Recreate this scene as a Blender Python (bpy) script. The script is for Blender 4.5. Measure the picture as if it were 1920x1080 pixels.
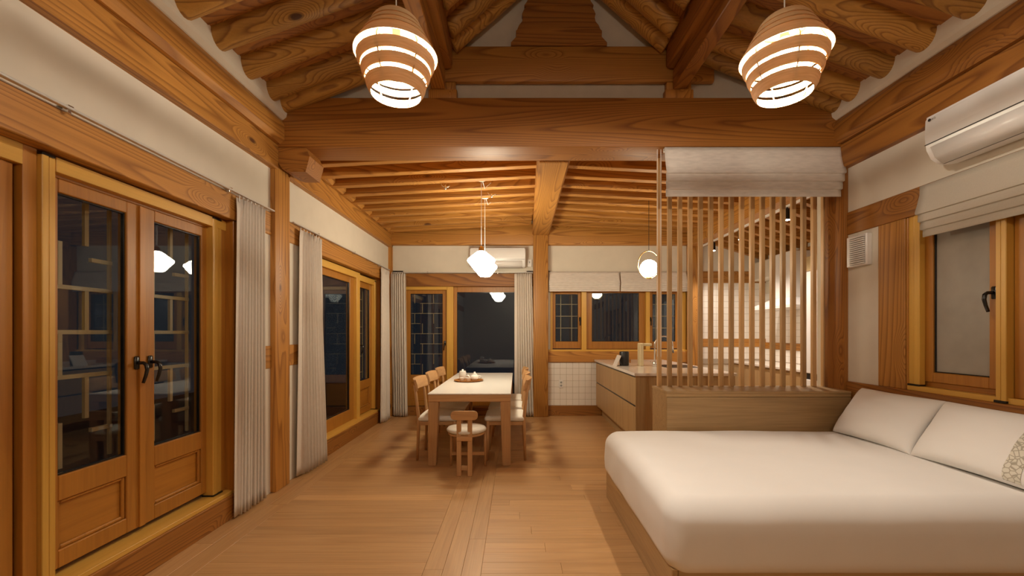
import bpy, bmesh, math, random
from mathutils import Vector, Matrix, noise
random.seed(7)
SC = bpy.context.scene
for o in list(bpy.data.objects): bpy.data.objects.remove(o)
COL = SC.collection
PI = math.pi
# ------------------------------------------------------------ camera, world, exposure
cam = bpy.data.cameras.new('camera'); camo = bpy.data.objects.new('camera', cam); COL.objects.link(camo)
camo.location = (0, 0, 1.36); camo.rotation_euler = (PI/2, 0, 0)
cam.sensor_width = 36; cam.lens = 790/1920*36
cam.shift_x = -8/1920; cam.shift_y = 84/1920; cam.clip_start = .02
SC.camera = camo
w = bpy.data.worlds.new('night'); SC.world = w; w.use_nodes = True
w.node_tree.nodes['Background'].inputs[0].default_value = (.11, .13, .16, 1)
w.node_tree.nodes['Background'].inputs[1].default_value = .09
SC.view_settings.view_transform = 'Standard'; SC.view_settings.look = 'None'
SC.view_settings.gamma = 1; SC.view_settings.use_curve_mapping = False
SC.view_settings.exposure = 0.0
SC.cycles.use_denoising = True
SC.cycles.max_bounces = 8; SC.cycles.diffuse_bounces = 5; SC.cycles.glossy_bounces = 4
SC.cycles.transparent_max_bounces = 12; SC.cycles.caustics_reflective = False; SC.cycles.caustics_refractive = False
SC.cycles.sample_clamp_indirect = 4
WARM = (1, .87, .71); WARMER = (1, .74, .46)
P_PEND = 105; E_FILL = 62; E_OPAL = 62; E_GLOBE = 48; P_SPOT = 62

# ------------------------------------------------------------ materials
def newmat(name):
    m = bpy.data.materials.new(name); m.use_nodes = True
    nt = m.node_tree; b = nt.nodes['Principled BSDF']
    return m, nt, b
def N(nt, t, **kw):
    n = nt.nodes.new(t)
    for k, v in kw.items():
        if k.startswith('_'): setattr(n, k[1:], v)
        else: n.inputs[int(k[1:]) if k[0] == 'i' and k[1:].isdigit() else k].default_value = v
    return n
def ramp(nt, stops):
    r = nt.nodes.new('ShaderNodeValToRGB'); e = r.color_ramp.elements
    while len(e) < len(stops): e.new(.5)
    for i, (p, c) in enumerate(stops): e[i].position = p; e[i].color = (*c, 1)
    return r
def math_(nt, op, a, b=None, c=None):
    n = nt.nodes.new('ShaderNodeMath'); n.operation = op
    for i, v in enumerate((a, b, c)):
        if v is None: continue
        if isinstance(v, (int, float)): n.inputs[i].default_value = v
        else: nt.links.new(v, n.inputs[i])
    return n.outputs[0]
def objcoord(nt, rnd=True):
    tc = nt.nodes.new('ShaderNodeTexCoord')
    if not rnd: return tc.outputs['Object'], None
    oi = nt.nodes.new('ShaderNodeObjectInfo')
    va = nt.nodes.new('ShaderNodeVectorMath'); va.operation = 'ADD'
    mm = nt.nodes.new('ShaderNodeVectorMath'); mm.operation = 'SCALE'
    mm.inputs[0].default_value = (17, 31, 23); nt.links.new(oi.outputs['Random'], mm.inputs['Scale'])
    nt.links.new(tc.outputs['Object'], va.inputs[0]); nt.links.new(mm.outputs[0], va.inputs[1])
    return va.outputs[0], oi.outputs['Random']
WOODS = {}
def wood(kind, axis):
    key = (kind, axis)
    if key in WOODS: return WOODS[key]
    #        dark line            light                rings freq, noise scale, knots, rough, tone var, fine
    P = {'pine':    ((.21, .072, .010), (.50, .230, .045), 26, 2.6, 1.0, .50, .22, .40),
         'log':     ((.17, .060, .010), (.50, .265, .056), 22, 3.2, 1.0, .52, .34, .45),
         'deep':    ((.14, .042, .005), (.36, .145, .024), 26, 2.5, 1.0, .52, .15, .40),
         'frame':   ((.31, .115, .015), (.43, .185, .026), 7, 5.0, .0, .42, .08, .35),
         'golden':  ((.58, .315, .050), (.67, .385, .074), 3, 9.0, .0, .38, .04, .2),
         'oak':     ((.44, .23, .095), (.58, .34, .155), 5, 7.0, .0, .42, .10, .4),
         'veneer':  ((.33, .20, .085), (.47, .305, .14), 6, 5.0, .0, .45, .04, .6),
         'floor':   ((.355, .182, .070), (.475, .270, .112), 5, 4.0, .0, .42, .09, .5),
         'pale':    ((.44, .32, .16), (.50, .37, .19), 4, 9.0, .0, .5, .05, .3),
         'slat':    ((.44, .25, .10), (.64, .41, .19), 5, 7.0, .0, .45, .40, .4)}[kind]
    dark, light, fr, sc, kn, rough, tv, fine = P
    m, nt, b = newmat(f'wood {kind} {axis}')
    co, rnd = objcoord(nt)
    g = .055
    s = {'x': (g, 1, 1), 'y': (1, g, 1), 'z': (1, 1, g)}[axis]
    mp = nt.nodes.new('ShaderNodeMapping'); mp.inputs['Scale'].default_value = s
    nt.links.new(co, mp.inputs['Vector'])
    n1 = N(nt, 'ShaderNodeTexNoise', Scale=sc, Detail=1.5, Roughness=.45)
    nt.links.new(mp.outputs[0], n1.inputs['Vector'])
    field = n1.outputs['Fac']
    if kn:
        vm = nt.nodes.new('ShaderNodeMapping'); k = .42
        vm.inputs['Scale'].default_value = {'x': (k, 1, 1), 'y': (1, k, 1), 'z': (1, 1, k)}[axis]
        nt.links.new(co, vm.inputs['Vector'])
        vo = N(nt, 'ShaderNodeTexVoronoi', Scale=3.6, Randomness=1.0); nt.links.new(vm.outputs[0], vo.inputs['Vector'])
        kd = math_(nt, 'SMOOTH_MIN', vo.outputs['Distance'], .32, .1)
        field = math_(nt, 'ADD', field, math_(nt, 'MULTIPLY', kd, -.62))
        mr = N(nt, 'ShaderNodeMapRange', i1=.05, i2=.11, i3=1.0, i4=0.0); mr.interpolation_type = 'SMOOTHSTEP'
        nt.links.new(vo.outputs['Distance'], mr.inputs[0])
        sep = nt.nodes.new('ShaderNodeSeparateColor'); nt.links.new(vo.outputs['Color'], sep.inputs[0])
        gate = math_(nt, 'GREATER_THAN', sep.outputs[0], .45)
        knot = math_(nt, 'MULTIPLY', mr.outputs[0], gate)
    ring = math_(nt, 'FRACT', math_(nt, 'MULTIPLY', field, fr * 1.5))
    fmap = nt.nodes.new('ShaderNodeMapping'); f = .03
    fmap.inputs['Scale'].default_value = {'x': (f, 1, 1), 'y': (1, f, 1), 'z': (1, 1, f)}[axis]
    nt.links.new(co, fmap.inputs['Vector'])
    n2 = N(nt, 'ShaderNodeTexNoise', Scale=90, Detail=3, Roughness=.6); nt.links.new(fmap.outputs[0], n2.inputs['Vector'])
    n3 = N(nt, 'ShaderNodeTexNoise', Scale=1.1, Detail=2); nt.links.new(mp.outputs[0], n3.inputs['Vector'])
    r = ramp(nt, [(0, light), (.55, tuple(a*.72+c*.28 for a, c in zip(light, dark))), (.86, dark), (1, light)])
    nt.links.new(ring, r.inputs[0])
    flat = tuple((a*.72 + c*.28) for a, c in zip(light, dark))
    mx = N(nt, 'ShaderNodeMixRGB', Color1=(*flat, 1)); mx.inputs[0].default_value = .72 if kn else .40
    nt.links.new(r.outputs[0], mx.inputs[2])
    cur = mx.outputs[0]
    if kn:
        kx = N(nt, 'ShaderNodeMixRGB', Color2=(dark[0]*.42, dark[1]*.36, dark[2]*.4, 1))
        nt.links.new(knot, kx.inputs[0]); nt.links.new(cur, kx.inputs[1]); cur = kx.outputs[0]
    # value: fibres, broad stain, per-piece tone
    v = math_(nt, 'ADD', math_(nt, 'MULTIPLY', math_(nt, 'SUBTRACT', n2.outputs['Fac'], .5), fine), 1.0)
    v = math_(nt, 'ADD', v, math_(nt, 'MULTIPLY', math_(nt, 'SUBTRACT', n3.outputs['Fac'], .5), .5))
    v = math_(nt, 'ADD', v, math_(nt, 'MULTIPLY', math_(nt, 'SUBTRACT', rnd, .5), tv))
    hs = nt.nodes.new('ShaderNodeHueSaturation'); nt.links.new(cur, hs.inputs['Color']); nt.links.new(v, hs.inputs['Value'])
    nt.links.new(hs.outputs[0], b.inputs['Base Color'])
    b.inputs['Roughness'].default_value = rough
    bp = N(nt, 'ShaderNodeBump', Strength=.12, Distance=.004); nt.links.new(n2.outputs['Fac'], bp.inputs['Height'])
    nt.links.new(bp.outputs[0], b.inputs['Normal'])
    WOODS[key] = m
    return m
def plain(name, col, rough=.5, metal=0, noise_amt=0, scale=20, bump=0, spec=.5):
    m, nt, b = newmat(name)
    b.inputs['Roughness'].default_value = rough; b.inputs['Metallic'].default_value = metal
    b.inputs['Specular IOR Level'].default_value = spec
    if noise_amt or bump:
        co, _ = objcoord(nt, False)
        n = N(nt, 'ShaderNodeTexNoise', Scale=scale, Detail=4); nt.links.new(co, n.inputs['Vector'])
        r = ramp(nt, [(.3, tuple(c*(1-noise_amt) for c in col)), (.7, col)])
        nt.links.new(n.outputs['Fac'], r.inputs[0]); nt.links.new(r.outputs[0], b.inputs['Base Color'])
        if bump:
            bp = N(nt, 'ShaderNodeBump', Strength=bump, Distance=.005)
            nt.links.new(n.outputs['Fac'], bp.inputs['Height']); nt.links.new(bp.outputs[0], b.inputs['Normal'])
    else: b.inputs['Base Color'].default_value = (*col, 1)
    return m
def linen(name, col, warp=260, amt=.22, slub=(1, 1, 1), transl=.0):
    m, nt, b = newmat(name); co, _ = objcoord(nt, False)
    b.inputs['Roughness'].default_value = .9; b.inputs['Specular IOR Level'].default_value = .15
    mp = nt.nodes.new('ShaderNodeMapping'); mp.inputs['Scale'].default_value = slub; nt.links.new(co, mp.inputs[0])
    n = N(nt, 'ShaderNodeTexNoise', Scale=warp*.3, Detail=3); nt.links.new(mp.outputs[0], n.inputs['Vector'])
    r = ramp(nt, [(.3, tuple(c*(1-amt) for c in col)), (.7, col)]); nt.links.new(n.outputs['Fac'], r.inputs[0])
    nt.links.new(r.outputs[0], b.inputs['Base Color'])
    bp = N(nt, 'ShaderNodeBump', Strength=.15, Distance=.003); nt.links.new(n.outputs['Fac'], bp.inputs['Height'])
    nt.links.new(bp.outputs[0], b.inputs['Normal'])
    return m
def emit(name, col, s):
    m, nt, b = newmat(name)
    b.inputs['Base Color'].default_value = (*col, 1)
    b.inputs['Emission Color'].default_value = (*col, 1); b.inputs['Emission Strength'].default_value = s
    return m
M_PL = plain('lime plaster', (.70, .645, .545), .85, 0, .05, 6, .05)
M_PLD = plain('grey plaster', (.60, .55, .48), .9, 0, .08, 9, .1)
M_GROUT = plain('grout', (.42, .35, .27), .9)
M_TILE = plain('white glazed tile', (.80, .76, .70), .22)
M_WHITE = plain('white plastic', (.78, .76, .73), .28)
M_WHITEG = plain('white lacquer', (.82, .81, .80), .22)
M_GREY = plain('grey plastic', (.3, .3, .29), .5)
M_BLACK = plain('black metal', (.012, .011, .010), .25)
M_BLKP = plain('black plastic', (.015, .015, .017), .4)
M_CHROME = plain('brushed steel', (.72, .70, .67), .22, 1)
M_BRASS = plain('brass', (.80, .58, .25), .25, 1)
M_ALU = plain('white aluminium', (.62, .60, .57), .35, .3)
M_TOP = plain('white laminate', (.80, .77, .72), .30, 0, .02, 3)
M_MARBLE = plain('pale quartz', (.80, .74, .68), .14, 0, .07, 2.5)
M_COTTON = plain('white cotton bedding', (.82, .80, .775), .9, 0, .02, 5, .06, .1)
M_CUSH = plain('white seat fabric', (.78, .74, .66), .85, 0, .06, 60, .1, .1)
M_CURT = linen('linen curtain', (.70, .635, .56), 300, .07, (1, 1, .3))
M_BLIND = linen('linen blind', (.74, .68, .62), 200, .16, (.2, .2, 1))
M_BLINDR = linen('plain linen blind', (.53, .485, .41), 500, .06)
M_CERAM = plain('white ceramic', (.82, .79, .74), .25)
M_CEIL = wood('deep', 'y')
M_GROUND = plain('dark yard gravel', (.05, .05, .05), .9, 0, .4, 30, .3)
M_CORD = plain('white cord', (.8, .78, .74), .6)
M_SHADE = None
def mk_shade():
    m, nt, b = newmat('birch veneer'); co, _ = objcoord(nt, False)
    mp = nt.nodes.new('ShaderNodeMapping'); mp.inputs['Scale'].default_value = (1, 1, 12); nt.links.new(co, mp.inputs[0])
    n = N(nt, 'ShaderNodeTexNoise', Scale=14, Detail=3); nt.links.new(mp.outputs[0], n.inputs['Vector'])
    r = ramp(nt, [(.3, (.62, .42, .22)), (.7, (.74, .54, .32))]); nt.links.new(n.outputs['Fac'], r.inputs[0])
    nt.links.new(r.outputs[0], b.inputs['Base Color']); b.inputs['Roughness'].default_value = .55
    tr = nt.nodes.new('ShaderNodeBsdfTranslucent'); tr.inputs[0].default_value = (1, .62, .3, 1)
    mx = nt.nodes.new('ShaderNodeMixShader'); mx.inputs[0].default_value = .035
    nt.links.new(b.outputs[0], mx.inputs[1]); nt.links.new(tr.outputs[0], mx.inputs[2])
    nt.links.new(mx.outputs[0], nt.nodes['Material Output'].inputs[0])
    return m
M_SHADE = mk_shade()
def mk_glass():
    m, nt, b = newmat('double glazing'); nt.nodes.remove(b)
    t = nt.nodes.new('ShaderNodeBsdfTransparent'); t.inputs[0].default_value = (.88, .91, .93, 1)
    g = nt.nodes.new('ShaderNodeBsdfGlossy'); g.inputs[0].default_value = (.9, .95, 1, 1); g.inputs['Roughness'].default_value = .0
    ge = nt.nodes.new('ShaderNodeNewGeometry'); dt = nt.nodes.new('ShaderNodeVectorMath'); dt.operation = 'DOT_PRODUCT'
    nt.links.new(ge.outputs['Normal'], dt.inputs[0]); nt.links.new(ge.outputs['Incoming'], dt.inputs[1])
    q = math_(nt, 'POWER', math_(nt, 'SUBTRACT', 1.0, math_(nt, 'ABSOLUTE', dt.outputs['Value'])), 5.0)
    q = math_(nt, 'MULTIPLY_ADD', q, .93, .045)
    mx = nt.nodes.new('ShaderNodeMixShader')
    nt.links.new(q, mx.inputs[0]); nt.links.new(t.outputs[0], mx.inputs[1]); nt.links.new(g.outputs[0], mx.inputs[2])
    nt.links.new(mx.outputs[0], nt.nodes['Material Output'].inputs[0]); return m
M_GLASS = mk_glass()
M_HANJI = plain('frosted paper glass', (.36, .33, .28), .55, 0, .22, 5, .0)
M_OPAL = emit('opal glass lit', (1, .885, .66), E_OPAL)
M_GLOBE = emit('globe lit', (1, .87, .62), E_GLOBE)
M_BULB = emit('bulb', (1, .83, .6), 30)
M_LED = emit('led disc', (1, .86, .68), 40)
def mk_lace():
    m, nt, b = newmat('embroidered lace'); co, _ = objcoord(nt, False)
    v = N(nt, 'ShaderNodeTexVoronoi', Scale=42); v.feature = 'DISTANCE_TO_EDGE'; nt.links.new(co, v.inputs['Vector'])
    r = ramp(nt, [(.02, (.36, .33, .26)), (.12, (.70, .67, .58))]); nt.links.new(v.outputs['Distance'], r.inputs[0])
    nt.links.new(r.outputs[0], b.inputs['Base Color']); b.inputs['Roughness'].default_value = .8
    return m
M_LACE = mk_lace()

# ------------------------------------------------------------ mesh helpers
def bm_new(): return bmesh.new()
def box(bm, x0, x1, y0, y1, z0, z1, bev=0, seg=1):
    if x1 < x0: x0, x1 = x1, x0
    if y1 < y0: y0, y1 = y1, y0
    if z1 < z0: z0, z1 = z1, z0
    r = bmesh.ops.create_cube(bm, size=1)
    vs = r['verts']
    for v in vs: v.co = Vector((x0 if v.co.x < 0 else x1, y0 if v.co.y < 0 else y1, z0 if v.co.z < 0 else z1))
    if bev > 0:
        bev = min(bev, .45*min(x1-x0, y1-y0, z1-z0))
        es = list({e for v in vs for e in v.link_edges})
        bmesh.ops.bevel(bm, geom=es, offset=bev, segments=seg, affect='EDGES', profile=.5)
    return bm
def hexa(bm, pts):
    """8 points: bottom 4 (ccw), top 4"""
    v = [bm.verts.new(p) for p in pts]
    for f in ((0, 3, 2, 1), (4, 5, 6, 7), (0, 1, 5, 4), (1, 2, 6, 5), (2, 3, 7, 6), (3, 0, 4, 7)):
        bm.faces.new([v[i] for i in f])
def prism(bm, poly, y0, y1, axis='y'):
    """poly of 2d points extruded along an axis"""
    def mk(p, t): return {'y': (p[0], t, p[1]), 'x': (t, p[0], p[1]), 'z': (p[0], p[1], t)}[axis]
    a = [bm.verts.new(mk(p, y0)) for p in poly]; b = [bm.verts.new(mk(p, y1)) for p in poly]
    n = len(poly)
    bm.faces.new(a); bm.faces.new(b[::-1])
    for i in range(n): bm.faces.new((a[i], b[i], b[(i+1) % n], a[(i+1) % n]))
def tube(bm, pts, rad, seg=10, cap=True):
    pts = [Vector(p) for p in pts]; n = len(pts)
    rads = rad if isinstance(rad, (list, tuple)) else [rad]*n
    rings = []; up = None
    for i, p in enumerate(pts):
        t = (pts[min(i+1, n-1)] - pts[max(i-1, 0)]).normalized()
        if up is None:
            up = Vector((0, 0, 1)) if abs(t.z) < .9 else Vector((1, 0, 0))
        s = t.cross(up).normalized(); up = s.cross(t).normalized()
        rings.append([bm.verts.new(p + (s*math.cos(2*PI*k/seg) + up*math.sin(2*PI*k/seg))*rads[i]) for k in range(seg)])
    for a, b in zip(rings, rings[1:]):
        for k in range(seg): bm.faces.new((a[k], a[(k+1) % seg], b[(k+1) % seg], b[k]))
    if cap: bm.faces.new(rings[0][::-1]); bm.faces.new(rings[-1])
def lathe(bm, prof, c=(0, 0, 0), seg=24, close=False):
    rings = []
    for r, z in prof:
        if r < 1e-5: rings.append([bm.verts.new((c[0], c[1], c[2]+z))])
        else: rings.append([bm.verts.new((c[0]+r*math.cos(2*PI*k/seg), c[1]+r*math.sin(2*PI*k/seg), c[2]+z)) for k in range(seg)])
    pr = list(zip(rings, rings[1:]))
    if close: pr.append((rings[-1], rings[0]))
    for a, b in pr:
        for k in range(seg):
            k2 = (k+1) % seg
            if len(a) == 1 and len(b) == 1: continue
            if len(a) == 1: bm.faces.new((a[0], b[k], b[k2]))
            elif len(b) == 1: bm.faces.new((a[k], b[0], a[k2]))
            else: bm.faces.new((a[k], b[k], b[k2], a[k2]))
def rbox(bm, lo, hi, r, n=24, fn=None):
    """rounded box from a subdivided cube"""
    lo = Vector(lo); hi = Vector(hi); c = (lo+hi)/2; h = (hi-lo)/2
    r = min(r, h.x, h.y, h.z)
    res = bmesh.ops.create_cube(bm, size=2)
    es = list({e for v in res['verts'] for e in v.link_edges})
    bmesh.ops.subdivide_edges(bm, edges=es, cuts=n, use_grid_fill=True)
    bm.verts.ensure_lookup_table()
    def warp(t): return math.sin(t*PI/2)*.5 + t*.5
    for v in bm.verts:
        p = Vector((warp(v.co.x)*h.x, warp(v.co.y)*h.y, warp(v.co.z)*h.z))
        q = Vector([max(-(h[i]-r), min(h[i]-r, p[i])) for i in range(3)])
        d = p - q
        if d.length > 1e-9: p = q + d.normalized()*r
        v.co = c + p
        if fn: v.co = fn(v.co)
def wpos(o):
    p = Vector((0, 0, 0))
    while o is not None: p += o.location; o = o.parent
    return p
def obj(name, bm, mat, parent=None, smooth=False, label=None, mod=None, local=False):
    """bm in world coordinates (or local when local=True)"""
    bmesh.ops.recalc_face_normals(bm, faces=bm.faces)
    if not local:
        if parent is None:
            xs = [v.co for v in bm.verts]
            lo = Vector([min(p[i] for p in xs) for i in range(3)]); hi = Vector([max(p[i] for p in xs) for i in range(3)])
            base = Vector(((lo.x+hi.x)/2, (lo.y+hi.y)/2, lo.z))
        else: base = wpos(parent)
        for v in bm.verts: v.co -= base
    me = bpy.data.meshes.new(name); bm.to_mesh(me); bm.free()
    if smooth:
        for p in me.polygons: p.use_smooth = True
    me.materials.append(mat)
    o = bpy.data.objects.new(name, me); COL.objects.link(o)
    if parent is None:
        if not local: o.location = base
    else: o.parent = parent
    if label: o['label'] = label
    if smooth == 'auto':
        try:
            me.set_sharp_from_angle(angle=math.radians(38))
        except Exception: pass
    return o
def tag(o, label, cat, group=None, kind=None):
    o['label'] = label; o['category'] = cat
    if group: o['group'] = group
    if kind: o['kind'] = kind
    return o
def thing(name, loc, label, cat, group=None):
    o = bpy.data.objects.new(name, None); COL.objects.link(o); o.location = loc; o.empty_display_size = .1
    return tag(o, label, cat, group)
def struct(name, loc=(0, 0, 0)):
    o = bpy.data.objects.new(name, None); COL.objects.link(o); o.location = loc; o.empty_display_size = .1
    o['kind'] = 'structure'; return o
def st(o): o['kind'] = 'structure'; return o
def bx(name, mat, dims, parent=None, bev=.003, **k):
    bm = bm_new(); box(bm, *dims, bev=bev); return obj(name, bm, mat, parent, **k)
def copy_tree(o, parent=None):
    c = o.copy(); COL.objects.link(c); c.parent = parent
    for ch in [x for x in bpy.data.objects if x.parent == o]: copy_tree(ch, c)
    return c
def light(name, loc, power, col, rad=.04, parent=None, typ='POINT'):
    l = bpy.data.lights.new(name, typ); l.energy = power; l.color = col
    if typ in ('POINT', 'SPOT'): l.shadow_soft_size = rad
    o = bpy.data.objects.new(name, l); COL.objects.link(o)
    o.location = Vector(loc) - (wpos(parent) if parent else Vector((0, 0, 0)))
    if parent: o.parent = parent
    return o

# ------------------------------------------------------------ key planes (metres)
XL, XR, YC0, YC1, YB, YN = -2.09, 2.82, 3.58, 3.81, 6.93, -2.6
ZH0, ZH1 = 2.19, 2.38          # header over the openings
XA = 4.10                      # far wall of the kitchen alcove
LW = lambda u, wv, z: (XL - wv, u, z)
RW = lambda u, wv, z: (XR + wv, u, z)
BW = lambda u, wv, z: (u, YB + wv, z)
def mbox(bm, F, u0, u1, w0, w1, z0, z1, bev=.002):
    a = F(u0, w0, z0); b = F(u1, w1, z1)
    box(bm, a[0], b[0], a[1], b[1], a[2], b[2], bev)
def mb(name, mat, F, dims, parent=None, bev=.002, **k):
    bm = bm_new(); mbox(bm, F, *dims, bev=bev); return obj(name, bm, mat, parent, **k)
def gr(F): return 'x' if F is BW else 'y'

# ------------------------------------------------------------ floor
floor = struct('floor')
bx('subfloor', wood('floor', 'x'), (XL-.2, XA+.2, YN, YB+.2, -.12, -.012), floor, 0)
plank_meshes = {}
def plank(x0, x1, y0, y1, ax, stuffbm=None):
    g = .0005
    if stuffbm is not None: box(stuffbm, x0+g, x1-g, y0+g, y1-g, -.012, 0); return
    key = (round(x1-x0, 3), round(y1-y0, 3), ax)
    if key not in plank_meshes:
        bm = bm_new(); hx, hy = (x1-x0)/2-g, (y1-y0)/2-g; box(bm, -hx, hx, -hy, hy, -.012, 0, .001)
        me = bpy.data.meshes.new('plank'); bm.to_mesh(me); bm.free(); me.materials.append(wood('floor', ax)); plank_meshes[key] = me
    o = bpy.data.objects.new('plank', plank_meshes[key]); COL.objects.link(o); o.parent = floor
    o.location = ((x0+x1)/2, (y0+y1)/2, 0)
hid_x, hid_y = bm_new(), bm_new()
PW = .116; LE = 1.32
y = 1.80; r = 0
BD0, BD1 = XL+.27, -.53
while y < YB-.24:
    y1 = min(y+PW, YB-.22)
    plank(BD0, BD1, y, y1, 'x')
    off = (r*.47) % 1.0
    xs = [-.20] + [q for q in (-.20+LE*(k+off) for k in range(0, 4)) if -.1 < q < 1.30] + [1.42]
    hidden = y > YC0-.05
    for a, b in zip(xs, xs[1:]):
        if b-a > .02: plank(a, b, y, y1, 'x')
    plank(1.42, XA+.1, y, y1, 'x', hid_x)
    y = y1; r += 1
for k, xa in enumerate((XL, XL+.135)):
    yy = 1.5 - k*.6
    while yy < YB:
        plank(xa, xa+.135, yy, min(yy+1.22, YB), 'y'); yy += 1.22
for k in range(3):
    xa = -.53 + k*.11; yy = 1.2 - k*.43
    while yy < YB-.22:
        plank(xa, xa+.11, yy, min(yy+1.22, YB-.22), 'y'); yy += 1.22
for k in range(2):
    xx = BD0
    while xx < 1.42: plank(xx, min(xx+1.22, 1.42), YB-.22+k*.11, YB-.11+k*.11, 'x'); xx += 1.22
y = YN
while y < 1.8: plank(BD0, 2.82, y, min(y+PW, 1.8), 'x', hid_x); y += PW
o = obj('plank', hid_x, wood('floor', 'x'), floor); o['kind'] = 'stuff'
box(hid_y, XL, BD0, YN, .4, -.012, 0); o = obj('plank', hid_y, wood('floor', 'y'), floor); o['kind'] = 'stuff'
bx('yard_ground', M_GROUND, (-9, 11, -9, 14, -.5, -.3), None, 0); st(bpy.data.objects['yard_ground'])

# ------------------------------------------------------------ walls (plaster)
def wall(name, boxes, mat=M_PL):
    bm = bm_new()
    for b in boxes: box(bm, *b)
    return st(obj(name, bm, mat))
T = .20
wall('wall_left', [(XL-T, XL, YN, YB+T, ZH1, 3.35), (XL-T, XL, 3.19, YC1, 0, ZH0), (XL-T, XL, YC1, 4.25, 0, ZH0),
                   (XL-T, XL, 6.56, YB+T, 0, ZH0), (XL-T, XL, YN, .2, 0, ZH0)])
wall('wall_right', [(XR, XR+T, YN, YC0, ZH1, 3.35), (XR, XR+T, 3.276, YC0, .95, ZH0), (XR, XR+T, YN, .4, .95, ZH0),
                    (XR, XR+T, YN, YC0, 0, .70)])
wall('wall_back', [(XL, XA+T, YB, YB+T, ZH1-.04, 3.2), (XL-T, -1.86, YB, YB+T, 0, ZH1), (.17, .56, YB, YB+T, .88, ZH1),
                   (.17, XA+T, YB+.012, YB+T, 0, .88), (2.80, 2.9, YB, YB+T, .88, 2.34),
                   (2.9, XA+T, YB+.012, YB+T, .88, 2.2)])
wall('wall_near', [(XL-T, XR+T, YN-T, YN, 0, 5.2)])
wall('wall_alcove', [(XA, XA+T, YC1+.14, YB+T, 0, 1.10), (XA, XA+T, YC1+.14, YB+T, 1.20, 2.62), (XR+.0, XA+T, YC1, YC1+.14, 0, 3.1)])
# gable panel above the cross beam
bm = bm_new(); prism(bm, [(-2.14, 3.30), (-.62, 3.90), (.365, 4.86), (1.35, 3.90), (2.87, 3.30)], 3.66, 3.84)
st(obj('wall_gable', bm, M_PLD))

# eaves plaster strips that the log rafters run through
for s, xb in ((1, -1.97), (-1, 2.70)):
    bm = bm_new()
    x1 = xb + s*.022
    prism(bm, [(xb-s*.05, 3.16), (xb-s*.012, 3.168), (x1-s*.006, 3.19), (x1, 3.215), (x1+s*.012, 3.36), (xb-s*.05, 3.36)], YN, 3.60)
    st(obj('trim_%d' % (1 if s > 0 else 2), bm, M_PL))

# ------------------------------------------------------------ timber frame
def beam(name, dims, ax, label, kind='pine', bev=.012, mat=None, cat='beam', group=None):
    bm = bm_new(); box(bm, *dims, bev=bev, seg=2)
    return tag(obj(name, bm, mat or wood(kind, ax), None, 'auto'), label, cat, group)
# wall plates: lower member + proud rounded upper member
def plate(side, y0, y1, label, kind, ztop=3.17):
    s = 1 if side == 'l' else -1
    xw = XL if side == 'l' else XR
    root = thing('wall_plate_beam', (xw, (y0+y1)/2, 2.757), label, 'beam')
    bm = bm_new(); box(bm, xw-s*.10, xw+s*.06, y0, y1, 2.757, 2.962, .006); obj('lower_beam', bm, wood(kind, 'y'), root)
    bm = bm_new()
    a = xw-s*.10; b = xw+s*.12
    prism(bm, [(a, 2.964), (xw+s*.085, 2.964), (b, 3.00), (b, ztop-.05), (xw+s*.095, ztop), (a, ztop)], y0, y1)
    obj('upper_beam', bm, wood(kind, 'y'), root, label=None)
plate('l', YN, YC0+.02, 'long pine wall plate above the near left doors, running toward the camera', 'pine')
plate('l', YC1-.02, YB, 'pine wall plate on the left wall above the dining area', 'pine', 3.10)
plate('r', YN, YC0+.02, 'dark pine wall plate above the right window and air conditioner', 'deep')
bm = bm_new(); box(bm, 2.80, 3.06, YC1-.02, YB, 2.757, 3.12, .01)
tag(obj('wall_plate_beam', bm, wood('pine', 'y')), 'pine beam along the kitchen alcove opening carrying the white track', 'beam')
beam('cross_beam', (-2.04, 2.785, YC0, 3.89, 2.943, 3.362), 'x', 'massive horizontal pine cross beam spanning the room', 'deep', .014)
beam('column', (XL-.1, -2.045, YC0, YC1, 0, 3.30), 'z', 'square pine column on the left wall between the two curtains', bev=.01, cat='column')
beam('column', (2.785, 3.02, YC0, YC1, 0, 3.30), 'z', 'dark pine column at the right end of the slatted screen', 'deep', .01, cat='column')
beam('column', (.276, .517, 6.80, YB+.05, 0, 3.08), 'z', 'cracked pine column on the back wall between curtain and kitchen window', bev=.012, cat='column')
beam('column', (2.80, 2.985, 6.80, YB+.05, 0, 2.80), 'z', 'pine column at the back corner of the kitchen behind the screen', bev=.01, cat='column')
beam('column', (XL-.05, -2.03, 6.88, YB+.02, 0, 3.05), 'z', 'thin pine corner post between left and back walls', bev=.004, cat='column')
bm = bm_new()
prism(bm, [(-2.045, 2.943), (-1.80, 2.943), (-1.765, 2.87), (-1.80, 2.735), (-1.93, 2.735), (-2.0, 2.76), (-2.045, 2.83)], 3.60, 3.86)
tag(obj('beam_bracket', bm, wood('deep', 'x')), 'short angled timber bracket under the left end of the cross beam', 'bracket')
# kitchen ridge beam, slightly skewed
bm = bm_new()
hexa(bm, [(.195, 3.89, 2.935), (.50, 3.89, 2.935), (.535, YB, 2.935), (.265, YB, 2.935), (.195, 3.89, 3.30), (.50, 3.89, 3.30), (.535, YB, 3.30), (.265, YB, 3.30)])
bmesh.ops.bevel(bm, geom=list(bm.edges), offset=.02, segments=2, affect='EDGES')
tag(obj('ridge_beam', bm, wood('pine', 'y'), None, 'auto'), 'bright pine ridge beam over the dining area running to the back column', 'beam')
beam('tie_beam', (XL, 2.9, 6.84, YB+.1, 2.79, 3.13), 'x', 'horizontal pine beam along the top of the back wall')
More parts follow.
